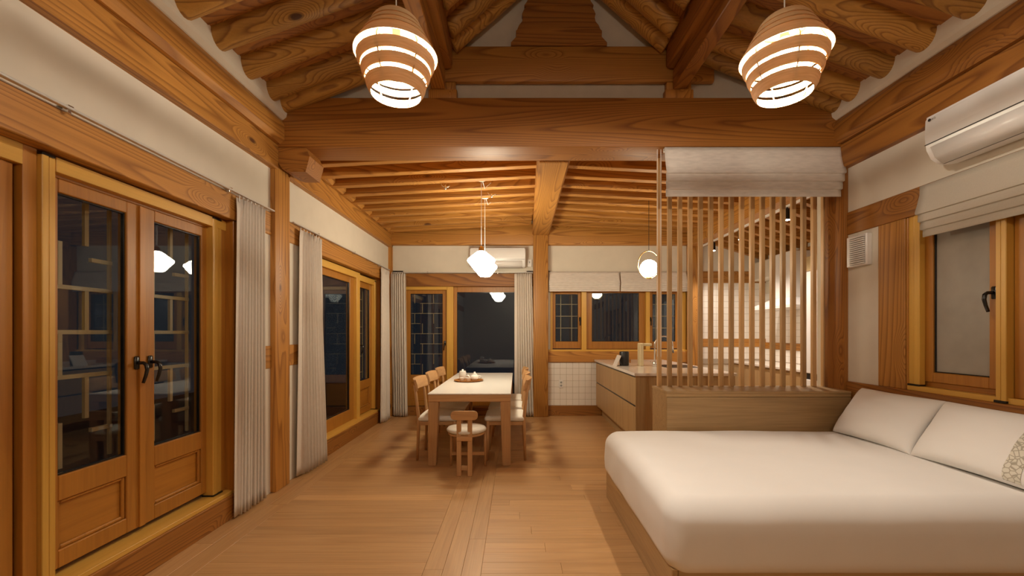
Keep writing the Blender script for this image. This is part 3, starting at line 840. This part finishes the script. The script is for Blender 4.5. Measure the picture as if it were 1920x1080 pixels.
bx('spout_arm', bpy.data.materials['cream enamel'], (1.665, 1.78, 5.52, 5.60, 1.185, 1.222), root, .008)
root = thing('smart_speaker', (1.44, 5.6, .924), 'small black cylindrical speaker on the island', 'speaker')
bm = bm_new(); lathe(bm, [(0, 0), (.058, 0), (.062, .01), (.062, .175), (.055, .187), (0, .187)], (1.44, 5.62, .924), 24); obj('speaker_body', bm, M_BLKP, root, 'auto')
root = thing('tablet_stand', (1.27, 5.6, .924), 'white card display leaning on its stand at the island corner', 'stand')
bm = bm_new(); hexa(bm, [(1.285, 5.45, .925), (1.30, 5.45, .925), (1.30, 5.62, .925), (1.285, 5.62, .925), (1.345, 5.45, 1.065), (1.36, 5.45, 1.065), (1.36, 5.62, 1.065), (1.345, 5.62, 1.065)])
obj('card', bm, M_WHITE, root)
bm = bm_new(); tube(bm, [(1.345, 5.53, 1.04), (1.385, 5.53, .928)], .004, 6); tube(bm, [(1.30, 5.53, .93), (1.385, 5.53, .93)], .004, 6); obj('prop', bm, M_BLACK, root)
o = bx('tea_box', wood('deep', 'x'), (1.55, 1.66, 6.1, 6.25, .924, 1.0), None, .004); tag(o, 'small dark wooden box behind the cream purifier', 'box')

# counter run along the alcove
root = thing('kitchen_counter', (3.8, 6.0, 0), 'veneer base cabinets with pale worktop along the alcove wall', 'cabinet')
bx('carcass', wood('veneer', 'z'), (3.54, XA-.01, 5.12, YB-.01, .12, .87), root, .002)
bx('plinth', M_BLKP, (3.60, XA-.02, 5.12, YB-.01, 0, .12), root, 0)
for k in range(4):
    y0 = 5.12 + k*.45; bx('cabinet_door', wood('veneer', 'z'), (3.52, 3.54, y0+.003, y0+.447, .14, .845), root, .002)
bx('worktop', M_MARBLE, (3.50, XA-.01, 5.12, YB-.01, .872, .905), root, .003)
root = thing('refrigerator', (3.8, 4.55, 0), 'tall white refrigerator seen through the right end of the screen', 'refrigerator')
bx('body', M_WHITEG, (3.53, XA-.02, 4.02, 5.10, .02, 2.10), root, .01)
bx('upper_door', M_WHITEG, (3.50, 3.528, 4.56, 5.098, .875, 2.095), root, .006)
bx('upper_door', M_WHITEG, (3.50, 3.528, 4.022, 4.555, .875, 2.095), root, .006)
bx('lower_drawer', M_WHITEG, (3.50, 3.528, 4.022, 5.098, .05, .80), root, .006)
bx('handle_recess', M_BLKP, (3.515, 3.53, 4.022, 5.098, .80, .875), root, 0)
st(bx('trim_22', wood('pale', 'y'), (3.52, XA, 4.0, 5.12, 2.105, 2.28), None, .003))
root = thing('range_hood', (3.88, 6.0, 1.70), 'white chimney range hood over the alcove counter', 'range hood')
bm = bm_new(); hexa(bm, [(3.62, 5.55, 1.735), (XA-.005, 5.55, 1.735), (XA-.005, 6.55, 1.735), (3.62, 6.55, 1.735), (3.80, 5.82, 1.86), (XA-.005, 5.82, 1.86), (XA-.005, 6.22, 1.86), (3.80, 6.22, 1.86)])
obj('canopy', bm, M_WHITEG, root); bx('canopy_edge', M_WHITEG, (3.62, XA-.005, 5.55, 6.55, 1.70, 1.735), root, .002)
bx('chimney', M_WHITEG, (3.80, XA-.005, 5.82, 6.22, 1.86, 2.50), root, .004)
root = thing('duct_cover', (4.0, 6.55, 2.2), 'white boxed duct at the alcove corner beside the hood', 'duct')
bx('cover', M_PL, (3.86, XA-.002, 6.45, 6.925, 2.2, 2.50), root, .02)

# track lights under alcove beam
root = thing('track_light', (2.97, 5.8, 2.60), 'white lighting track with three black cylinder spots under the alcove beam', 'track light')
bx('track', M_WHITE, (2.955, 2.985, 4.15, 6.75, 2.735, 2.757), root, .002)
for yy in (6.35, 5.58, 4.62):
    bm = bm_new(); lathe(bm, [(0, 0), (.03, 0), (.03, .12), (0, .12)], (2.97, yy, 2.60), 16); tube(bm, [(2.97, yy, 2.70), (2.97, yy, 2.745)], .008, 6)
    o = obj('spot_head', bm, M_BLACK, root, 'auto')
    bm = bm_new(); lathe(bm, [(0, -.001), (.026, -.001), (.026, -.006), (0, -.006)], (2.97, yy, 2.60), 16); obj('lens', bm, M_LED, o)
    l = light('spot_light', (2.97, yy, 2.58), P_SPOT, (1, .86, .72), .03, root, 'SPOT'); l.data.spot_size = math.radians(110); l.data.spot_blend = .7
    l.rotation_euler = (0, math.radians(-14), 0)

# ------------------------------------------------------------ air conditioners, vent, outlet
def aircon(F, u0, u1, z0, z1, depth, label, logo=None):
    root = thing('air_conditioner', F((u0+u1)/2, -depth/2, z0), label, 'air conditioner')
    bm = bm_new(); h = z1-z0
    prof = [(0, z0+.01), (-depth*.55, z0), (-depth*.80, z0+.03*h/.3), (-depth*.95, z0+.09*h/.3), (-depth, z0+.17*h/.3), (-depth*.97, z1-.02), (-depth*.9, z1), (0, z1)]
    pts0 = [bm.verts.new(F(u0, w_, z_)) for w_, z_ in prof]; pts1 = [bm.verts.new(F(u1, w_, z_)) for w_, z_ in prof]
    n = len(prof)
    for i in range(n): bm.faces.new((pts0[i], pts1[i], pts1[(i+1) % n], pts0[(i+1) % n]))
    bm.faces.new(pts0); bm.faces.new(pts1)
    bmesh.ops.bevel(bm, geom=list(bm.edges), offset=.012, segments=3, affect='EDGES')
    obj('casing', bm, M_WHITEG, root, 'auto')
    bm = bm_new(); k = h/.3   # louver flap
    a0 = F(u0+.05, -depth*.60, z0-.004+.002); 
    q = [(-depth*.60, z0+.000), (-depth*.83, z0+.036*k), (-depth*.965, z0+.10*k)]
    lo = [F(u0+.05, w_-.004, z_-.003) for w_, z_ in q]; hi = [F(u1-.05, w_-.004, z_-.003) for w_, z_ in q]
    vi = [bm.verts.new(p) for p in lo]; vo = [bm.verts.new(p) for p in hi]
    for i in range(2): bm.faces.new((vi[i], vo[i], vo[i+1], vi[i+1]))
    o = obj('louver', bm, M_WHITEG, root, True); m = o.modifiers.new('s', 'SOLIDIFY'); m.thickness = .006
    bm = bm_new(); mbox(bm, F, u0+.045, u1-.045, -depth*.62, -depth*.57, z0-.006, z0+.004, 0)
    mbox(bm, F, u0+.01, u1-.01, -depth*1.002, -depth*.9, z0+.118*k, z0+.121*k, 0)
    obj('seam', bm, M_BLKP, root)
    return root
root = aircon(RW, 1.72, 2.70, 2.43, 2.74, .215, 'white wall-mounted air conditioner above the right window')
RWf = lambda u, wv, z: RW(u, wv, z)
# tiny emblem and lettering
bm = bm_new(); c = Vector((XR-.2165, 2.655, 2.700))
vs = [bm.verts.new(c + Vector((0, .009*math.cos(t*PI/6), .009*math.sin(t*PI/6)))) for t in range(12)]; vs2 = [bm.verts.new(v.co+Vector((-.002, 0, 0))) for v in vs]
bm.faces.new(vs); bm.faces.new(vs2)
for i in range(12): bm.faces.new((vs[i], vs[(i+1) % 12], vs2[(i+1) % 12], vs2[i]))
obj('emblem', bm, M_BLKP, root)
def text(s, size, mat, parent, M):
    cu = bpy.data.curves.new('t', 'FONT'); cu.body = s; cu.size = size; cu.extrude = .0006; cu.align_x = 'LEFT'
    to = bpy.data.objects.new('t', cu); COL.objects.link(to)
    me = bpy.data.meshes.new_from_object(to.evaluated_get(bpy.context.evaluated_depsgraph_get()))
    bpy.data.objects.remove(to)
    me.transform(M); me.materials.clear(); me.materials.append(mat)
    o = bpy.data.objects.new('lettering', me); COL.objects.link(o); o.parent = parent; return o
Mt = Matrix.Translation(Vector((XR-.217, 2.638, 2.693)) - wpos(root)) @ Matrix.Rotation(-PI/2, 4, 'Z') @ Matrix.Rotation(PI/2, 4, 'X')
text('LG', .018, M_GREY, root, Mt)
aircon(BW, -.74, .145, 2.41, 2.725, .20, 'white air conditioner high on the back wall behind the table pendants')
root = thing('wall_switch', (.22, YB-.02, 2.45), 'small white box on the back wall beside the air conditioner', 'switch')
bx('switch_plate', M_WHITE, (.185, .255, YB-.03, YB, 2.44, 2.56), root, .004); bx('switch_knob', M_GREY, (.21, .225, YB-.036, YB-.03, 2.50, 2.53), root, .002)
root = thing('air_purifier_vent', (XR-.025, 3.43, 1.90), 'small white louvred ventilation box on the right wall beside the column', 'vent')
bx('housing', M_WHITE, (XR-.047, XR, 3.335, 3.54, 1.904, 2.155), root, .006)
bx('grille_backing', M_GREY, (XR-.049, XR-.046, 3.35, 3.50, 1.915, 2.145), root, 0)
for k in range(14): bx('louvre', M_WHITE, (XR-.060, XR-.046, 3.35, 3.50, 1.917+k*.0165, 1.927+k*.0165), root, .002)
root = thing('wall_outlet', (.735, YB-.01, .46), 'white double socket on the tiled wall below the kitchen window', 'socket')
bx('plate', M_WHITE, (.70, .772, YB-.018, YB-.003, .455, .585), root, .004)
for zz in (.495, .545):
    bm = bm_new(); lathe(bm, [(0, 0), (.017, 0), (.017, .003), (0, .003)], (0, 0, 0), 16)
    bmesh.ops.rotate(bm, verts=bm.verts, cent=(0, 0, 0), matrix=Matrix.Rotation(PI/2, 3, 'X'))
    for v in bm.verts: v.co += Vector((.736, YB-.018, zz))
    obj('socket_face', bm, M_GREY, root)

# ------------------------------------------------------------ hanging lamps
def pendant(x, y, label, real=True, power=P_PEND):
    root = thing('pendant_lamp', (x, y, 2.49), label, 'lamp', 'beehive pendant lamps')
    # (radius top, radius bottom, z bottom, z top)
    bands = [(.098, .124, 2.855, 2.895), (.114, .144, 2.820, 2.858), (.132, .164, 2.785, 2.825),
             (.154, .200, 2.718, 2.790), (.187, .170, 2.655, 2.698), (.166, .149, 2.598, 2.640), (.145, .122, 2.528, 2.580), (.122, .122, 2.49, 2.49)]
    for i, (ra, rb, z0, z1) in enumerate(bands[:-1]):
        bm = bm_new(); h = .0035
        n = 5; out = [(ra+(rb-ra)*t/n + (.004*math.sin(PI*t/n)), z1+(z0-z1)*t/n) for t in range(n+1)]
        inn = [(r_-h, z_) for r_, z_ in out][::-1]
        if i < 3:
            rn = bands[i+1][0] - .006
            out = out + [(rn, z0+.001), (rn, z0+.004), (rb-h-.002, z0+.004)]; inn = inn[1:]
        lathe(bm, out+inn, (x, y, 0), 48, True)
        obj('lamp_ring', bm, M_SHADE, root, 'auto')
    bm = bm_new(); lathe(bm, [(.096, 2.888), (.0, 2.892), (.0, 2.896), (.098, 2.894), (.096, 2.888)], (x, y, 0), 48); obj('top_cap', bm, M_SHADE, root)
    bm = bm_new()
    for k in range(6):
        a = 2*PI*k/6 + .3; ca, sa = math.cos(a), math.sin(a)
        pts = [(x+ca*r_, y+sa*r_, z_) for r_, z_ in ((.108, 2.86), (.124, 2.825), (.142, 2.79), (.178, 2.715), (.170, 2.66), (.150, 2.60), (.124, 2.545))]
        tube(bm, pts, .0035, 5)
    obj('spacer', bm, wood('oak', 'z'), root)
    bm = bm_new(); tube(bm, [(x, y, 2.89), (x, y, 3.597)], .003, 6); obj('cord', bm, M_CORD, root)
    bm = bm_new(); lathe(bm, [(0, 0), (.018, .0), (.02, -.04), (.03, -.06), (.0, -.06)], (x, y, 2.86), 16); obj('socket', bm, M_WHITE, root)
    bm = bm_new(); lathe(bm, [(0, .055), (.015, .05), (.03, .02), (.034, -.005), (.026, -.03), (.0, -.04)], (x, y, 2.745), 16); obj('bulb', bm, M_BULB, root, True)
    light('lamp_light', (x, y, 2.69), power, WARM, .035, root)
    return root
pendant(-.59, 2.07, 'left beehive pendant lamp of stacked birch veneer rings')
pendant(1.318, 2.07, 'right beehive pendant lamp of stacked birch veneer rings')
root = thing('unseen_fill_globe', (.365, -1.3, 2.80), 'added fill globe, unseen behind the camera, brightening gable and bed front', 'lamp')  # added fill light, out of view, to brighten the gable and bed front
bm = bm_new(); bmesh.ops.create_uvsphere(bm, u_segments=24, v_segments=12, radius=.16)
for v in bm.verts: v.co += Vector((.365, -1.3, 2.96))
obj('globe', bm, emit('added fill globe', (1, .89, .69), E_FILL), root, True)
bm = bm_new(); tube(bm, [(.365, -1.3, 3.12), (.365, -1.3, 4.53)], .006, 6); obj('cord', bm, M_CORD, root)
def opal(x, y, zc, zceil, label, t=1.0):
    root = thing('glass_pendant', (x, y, zc-.12), label, 'lamp', 'opal glass pendants')
    bm = bm_new(); pr = [(0, -.115), (.062, -.115), (.075, -.105), (.15, -.01), (.157, .005), (.15, .022), (.085, .075), (.055, .10), (.03, .112), (0, .114)]
    lathe(bm, pr, (x, y, zc), 32); obj('glass_shade', bm, M_OPAL, root, True)
    bm = bm_new(); lathe(bm, [(0, .105), (.032, .105), (.030, .145), (.016, .165), (0, .168)], (x, y, zc), 20); obj('lamp_cap', bm, M_BRASS, root, 'auto')
    bm = bm_new(); tube(bm, [(x, y, zc+.16), (x, y, zceil-.03)], .0035, 6); obj('cord', bm, M_CORD, root)
    bm = bm_new(); lathe(bm, [(0, -.05), (.042, -.045), (.047, -.02), (.047, 0), (0, 0)], (x, y, zceil), 20); obj('canopy', bm, M_WHITE, root, 'auto')
    bm = bm_new(); tube(bm, [(x+.01, y, zceil-.04), (x+.03, y+.1, zceil-.10), (x+.10, y+.14, zceil-.02)], .003, 6); obj('cord_slack', bm, M_CORD, root)
opal(-.392, 4.73, 2.165, 3.115, 'nearer opal glass pendant over the dining table')
opal(-.398, 5.35, 2.190, 3.115, 'farther opal glass pendant over the dining table')
for i, (x_, y_) in enumerate(((-.80, 4.70), (-.30, 4.98))):
    root = thing('cord_hook', (x_, y_, 2.97), ('small metal cord hook on the rafters left of' if i == 0 else 'small metal cord hook on the rafters just right of') + ' the table pendants', 'hook')
    bm = bm_new(); tube(bm, [(x_-.04, y_, 3.02), (x_-.02, y_, 2.99), (x_+.03, y_, 2.985), (x_+.06, y_, 3.0)], .006, 6); lathe(bm, [(0, 0), (.014, .01), (.014, .03), (0, .06)], (x_+.01, y_, 2.955), 10)
    obj('hook', bm, M_CHROME, root, True)
gx, gy, gz = 1.668, 5.30, 2.185
root = thing('globe_pendant', (gx, gy, gz-.17), 'round globe pendant in a thin brass ring over the island', 'lamp')
bm = bm_new(); pts = [(gx+.137*math.cos(2*PI*k/48), gy, gz+.03+.175*math.sin(2*PI*k/48)) for k in range(49)]; tube(bm, pts, .006, 8, False); obj('brass_ring', bm, M_BRASS, root, True)
bm = bm_new(); bmesh.ops.create_uvsphere(bm, u_segments=32, v_segments=16, radius=.108)
for v in bm.verts: v.co += Vector((gx, gy, gz-.015))
obj('globe', bm, M_GLOBE, root, True)
bm = bm_new(); lathe(bm, [(0, 0), (.035, 0), (.03, .02), (0, .02)], (gx, gy, gz-.14), 16); obj('globe_holder', bm, M_BRASS, root, 'auto')
bm = bm_new(); tube(bm, [(gx, gy, gz+.205), (gx, gy, 3.12)], .003, 6); obj('cord', bm, M_BLKP, root)

# ------------------------------------------------------------ dining table
tx0, tx1, ty0, ty1 = -.905, -.055, 4.30, 6.53
root = thing('dining_table', ((tx0+tx1)/2, (ty0+ty1)/2, 0), 'long oak dining table with a white top under the glass pendants', 'table')
bx('tabletop', M_TOP, (tx0, tx1, ty0, ty1, .728, .740), root, .003)
for y0, y1 in ((ty0+.006, ty0+.066), (ty1-.066, ty1-.006)):
    bx('apron', wood('oak', 'x'), (tx0+.004, tx1-.004, y0, y1, .655, .727), root, .004)
for x0, x1 in ((tx0+.004, tx0+.06), (tx1-.06, tx1-.004)):
    bx('apron', wood('oak', 'y'), (x0, x1, ty0+.067, ty1-.067, .665, .727), root, .004)
for sx in (0, 1):
    for sy in (0, 1):
        bm = bm_new(); x0 = tx0+.004 if sx == 0 else tx1-.004; d_ = 1 if sx == 0 else -1
        y0 = ty0+.006 if sy == 0 else ty1-.006; e_ = 1 if sy == 0 else -1
        wt_, wb_ = .105, .082
        xs = sorted((x0, x0+d_*wt_)); xb = sorted((x0, x0+d_*wb_)); yt = sorted((y0, y0+e_*.10)); yb_ = sorted((y0, y0+e_*.08))
        hexa(bm, [(xb[0], yb_[0], 0), (xb[1], yb_[0], 0), (xb[1], yb_[1], 0), (xb[0], yb_[1], 0), (xs[0], yt[0], .654), (xs[1], yt[0], .654), (xs[1], yt[1], .654), (xs[0], yt[1], .654)])
        bmesh.ops.bevel(bm, geom=list(bm.edges), offset=.006, segments=2, affect='EDGES'); obj('leg', bm, wood('oak', 'z'), root, 'auto')
# chairs (local: faces +y)
def make_chair():
    root = thing('dining_chair', (0, 0, 0), 'x', 'chair', 'oak dining chairs at the long table')
    W = .205
    for s in (-1, 1):
        bm = bm_new(); tube(bm, [(s*W, -.21, 0), (s*W, -.195, .43), (s*W, -.225, .70), (s*W*.96, -.245, .80)], [.013, .019, .016, .012], 12); obj('leg', bm, wood('oak', 'z'), root, True)
        bm = bm_new(); tube(bm, [(s*W, .195, 0), (s*W, .185, .42)], [.013, .018], 12); obj('leg', bm, wood('oak', 'z'), root, True)
        bm = bm_new(); box(bm, s*W-.011, s*W+.011, -.20, .19, .375, .415, .004); obj('seat_rail', bm, wood('oak', 'y'), root)
    for yv in (-.195, .185):
        bm = bm_new(); box(bm, -W, W, yv-.011, yv+.011, .375, .415, .004); obj('seat_rail', bm, wood('oak', 'x'), root)
    bm = bm_new()
    def puff(p):
        if p.z > .44: p.z += .014*math.cos(p.x*6)*math.cos(p.y*6)
        return p
    rbox(bm, (-.232, -.205, .415), (.232, .225, .468), .026, 10, puff); obj('seat_cushion', bm, M_CUSH, root, True)
    bm = bm_new(); NU = 16; rows = []
    for (dy, z) in ((.0, .742), (.022, .735), (.030, .80), (.045, .865), (.028, .872), (.008, .81)):
        row = []
        for k in range(NU+1):
            t = k/NU*2-1; cv = .055*(1-t*t)
            e = 1-.10*abs(t)**6
            row.append(bm.verts.new((t*.255, -.265 + .045 - cv + (.03-dy)*1.0 + .0, .80+(z-.80)*e)))
        rows.append(row)
    for a, b in zip(rows, rows[1:]+rows[:1]):
        for k in range(NU): bm.faces.new((a[k], a[k+1], b[k+1], b[k]))
    bm.faces.new([r_[0] for r_ in rows]); bm.faces.new([r_[-1] for r_ in rows][::-1])
    obj('backrest', bm, wood('oak', 'x'), root, 'auto')
    return root
ch0 = make_chair(); first = True
names = ['nearest', 'middle', 'farthest']
for side, xr, rz in (('left', -.845, -PI/2), ('right', -.115, PI/2)):
    for k, yc in enumerate((4.70, 5.32, 5.94)):
        c = ch0 if first else copy_tree(ch0); first = False
        c.location = (xr, yc, 0); c.rotation_euler = (0, 0, rz)
        c['label'] = '%s oak dining chair with white cushion on the %s side of the table' % (names[k], side)
# low round-seat chair at the table end (back toward the camera)
sx, sy = -.492, 4.30
root = thing('low_chair', (sx, 4.1, 0), 'small low oak chair with round cushion at the near end of the table', 'chair')
for s in (-1, 1):
    bm = bm_new(); box(bm, sx+s*.052-.022, sx+s*.052+.022, 3.985, 4.012, 0, .60, .005); obj('leg', bm, wood('oak', 'z'), root, label='flat back leg rising into the backrest')
    bm = bm_new(); tube(bm, [(sx+s*.175, 4.31, 0), (sx+s*.172, 4.31, .385)], [.012, .016], 12); obj('leg', bm, wood('oak', 'z'), root, True)
bx('rung', wood('oak', 'x'), (sx-.03, sx+.03, 3.99, 4.008, .055, .10), root, .003)
bx('seat_block', wood('oak', 'x'), (sx-.074, sx+.074, 3.978, 4.018, .335, .375), root, .004)
bx('stretcher', wood('oak', 'x'), (sx-.17, sx+.17, 4.30, 4.32, .11, .145), root, .003)
bm = bm_new(); lathe(bm, [(0, .362), (.17, .362), (.18, .37), (.18, .385), (.17, .39), (0, .39)], (sx, 4.17, 0), 32); obj('seat_base', bm, wood('oak', 'x'), root, 'auto')
bm = bm_new(); lathe(bm, [(0, .39), (.175, .39), (.192, .40), (.195, .415), (.18, .432), (.12, .444), (0, .448)], (sx, 4.17, 0), 32); obj('seat_cushion', bm, M_CUSH, root, True)
bm = bm_new(); pts = []
def rr2(w_, h_, r_, n=6):
    P = []
    for cx, cz, a0 in ((w_-r_, h_-r_, 0), (-w_+r_, h_-r_, PI/2), (-w_+r_, -h_+r_, PI), (w_-r_, -h_+r_, 3*PI/2)):
        for k in range(n+1): P.append((cx+r_*math.cos(a0+PI/2*k/n), cz+r_*math.sin(a0+PI/2*k/n)))
    return P
prism(bm, [(sx+px, .578+pz) for px, pz in rr2(.128, .042, .036)], 3.972, 3.998); bmesh.ops.bevel(bm, geom=[e for e in bm.edges if abs((e.verts[0].co-e.verts[1].co).y) < 1e-6], offset=.005, segments=2, affect='EDGES')
obj('backrest', bm, wood('oak', 'x'), root, 'auto')

# tray and tea things
root = thing('wooden_tray', (-.62, 5.32, .74), 'round dark wooden tray on the white table top', 'tray')
cx, cy = -.612, 5.42
root.location = (cx, cy, .74)
bm = bm_new(); lathe(bm, [(0, 0), (.15, 0), (.185, .012), (.19, .018), (.18, .018), (.15, .008), (0, .008)], (cx, cy, .74), 36); obj('tray', bm, wood('deep', 'x'), root, 'auto')
def pot(name, x, y, r, h, label, cat, lid=True, kind='jar'):
    root = thing(name, (x, y, .748), label, cat)
    bm = bm_new()
    if kind == 'jar': pr = [(0, 0), (r*.9, 0), (r, .008), (r, h-.008), (r*.95, h), (0, h)]
    elif kind == 'cup': pr = [(0, 0), (r*.6, 0), (r*.75, h*.2), (r, h), (r*.9, h), (r*.65, h*.25), (0, h*.15)]
    else: pr = [(0, 0), (r*.6, 0), (r*.95, h*.25), (r, h*.5), (r*.8, h*.85), (r*.5, h), (0, h)]
    lathe(bm, pr, (x, y, .748), 24); obj('body', bm, M_CERAM, root, 'auto')
    if lid:
        bm = bm_new(); lathe(bm, [(0, h), (r*(.9 if kind == 'jar' else .52), h), (r*(.85 if kind == 'jar' else .45), h+.012), (.010, h+.016), (.014, h+.03), (0, h+.036)], (x, y, .748), 20); obj('lid', bm, M_CERAM, root, True)
    if kind == 'pot':
        bm = bm_new(); tube(bm, [(x-r*.9, y, .748+h*.4), (x-r*1.3, y, .748+h*.6), (x-r*1.55, y, .748+h*.95)], [.014, .010, .008], 10); obj('spout', bm, M_CERAM, root, True)
        bm = bm_new(); tube(bm, [(x+r*.9, y, .748+h*.3), (x+r*1.4, y, .748+h*.35), (x+r*1.5, y, .748+h*.65), (x+r*.85, y, .748+h*.8)], .007, 8); obj('handle', bm, M_CERAM, root, True)
pot('lidded_jar', cx-.085, cy+.06, .046, .105, 'tall white lidded ceramic jar at the left of the tray', 'jar')
pot('teapot', cx+.075, cy+.02, .058, .075, 'round white teapot at the right of the tray', 'teapot', True, 'pot')
pot('tea_cup', cx-.075, cy-.07, .037, .042, 'small white cup in front of the lidded jar', 'cup', False, 'cup')
pot('tea_cup', cx+.002, cy-.085, .036, .042, 'small white cup at the front middle of the tray', 'cup', False, 'cup')
pot('tea_cup', cx-.015, cy+.09, .034, .05, 'small white cup standing between jar and teapot', 'cup', False, 'cup')

# ------------------------------------------------------------ bed
bx0, bx1, by0, by1 = .742, 2.80, 2.02, 3.49
root = thing('bed', ((bx0+bx1)/2, (by0+by1)/2, 0), 'large low wooden bed with smooth white bedding at the right', 'bed')
bx('bed_side', wood('veneer', 'y'), (bx0+.004, bx0+.034, by0, by1, 0, .225), root, .004)
bx('bed_side', wood('veneer', 'x'), (bx0+.036, bx1, by0-.0, by0+.03, 0, .225), root, .004)
bx('bed_side', wood('veneer', 'x'), (bx0+.036, bx1, by1-.03, by1, 0, .225), root, .004)
bx('bed_platform', wood('veneer', 'x'), (bx0+.036, bx1, by0+.032, by1-.032, .03, .20), root, 0)
bm = bm_new()
def bedfn(p):
    q = noise.noise((p.x*1.6, p.y*1.6, 0))*.012 + noise.noise((p.x*4, p.y*4, 3))*.004
    if p.z > .45: p.z += q + .012*math.cos((p.y-2.75)*2)
    t = (p.z-.2)/.35
    cx_, cy_ = 1.78, 2.755
    k = .018*math.sin(max(0, min(1, t))*PI)
    if p.x < .95: p.x -= k + .006*noise.noise((p.y*5, p.z*6, 1))
    if p.y < 2.2: p.y -= k
    return p
rbox(bm, (bx0-.014, by0-.035, .185), (bx1, by1-.005, .562), .10, 60, bedfn)
obj('duvet', bm, M_COTTON, root, True)
def pillow(y0, y1, label, lace=None):
    yc = (y0+y1)/2; L = (y1-y0); H = .415; Tk = .17
    root = thing('pillow', (2.66, yc, .56), label, 'pillow')
    ang = math.radians(36)    # tilt back from the vertical
    up = Vector((math.sin(ang)*.85, 0, math.cos(ang))).normalized(); nrm = Vector((-up.z, 0, up.x))
    base = Vector((2.585, yc, .54)) + nrm*0
    def S(a, b, side):   # a,b in -1..1
        ea = 1-abs(a)**3.2; eb = 1-abs(b)**3.2
        t = max(0, ea*eb)**.42
        pinch = 1 - .045*(1-abs(b)**2)*abs(a)**4
        pinch2 = 1 - .06*(1-abs(a)**2)*abs(b)**4
        p = base + Vector((0, 1, 0))*(a*L/2*pinch) + up*((b*pinch2+1)*H/2)
        wr = .006*noise.noise((a*3+yc*3, b*3, side))
        sag = .02*(1-b)*.5
        return p + nrm*(side*(Tk/2*t + wr*t) + .05 + sag)
    bm = bm_new(); n = 36; G = {}
    for side in (1, -1):
        for i in range(n+1):
            for j in range(n+1):
                edge = i in (0, n) or j in (0, n)
                key = (i, j, 0 if edge else side)
                if key not in G:
                    a = math.sin((i/n*2-1)*PI/2); b = math.sin((j/n*2-1)*PI/2)
                    G[key] = bm.verts.new(S(a, b, side) if not edge else S(a, b, 1))
        for i in range(n):
            for j in range(n):
                f = [G[(q, w_, 0 if (q in (0, n) or w_ in (0, n)) else side)] for q, w_ in ((i, j), (i+1, j), (i+1, j+1), (i, j+1))]
                if side < 0: f = f[::-1]
                if len(set(f)) == 4: bm.faces.new(f)
    obj('pillowcase', bm, M_COTTON, root, True)
    if lace is not None:
        bm = bm_new(); rows = []
        for i in range(5):
            a = lace[0] + (lace[1]-lace[0])*i/4
            rows.append([bm.verts.new(S(a, -0.97+1.94*j/30, 1) + nrm*.003) for j in range(31)])
        for r0, r1 in zip(rows, rows[1:]):
            for j in range(30): bm.faces.new((r0[j], r1[j], r1[j+1], r0[j+1]))
        obj('embroidered_band', bm, M_LACE, root, True, label='patterned lace band')
    return root
pillow(2.70, 3.36, 'plain white pillow leaning in the far corner of the bed')
pillow(2.00, 2.70, 'white pillow with an embroidered band, nearest the right edge', (-.74, -.52))
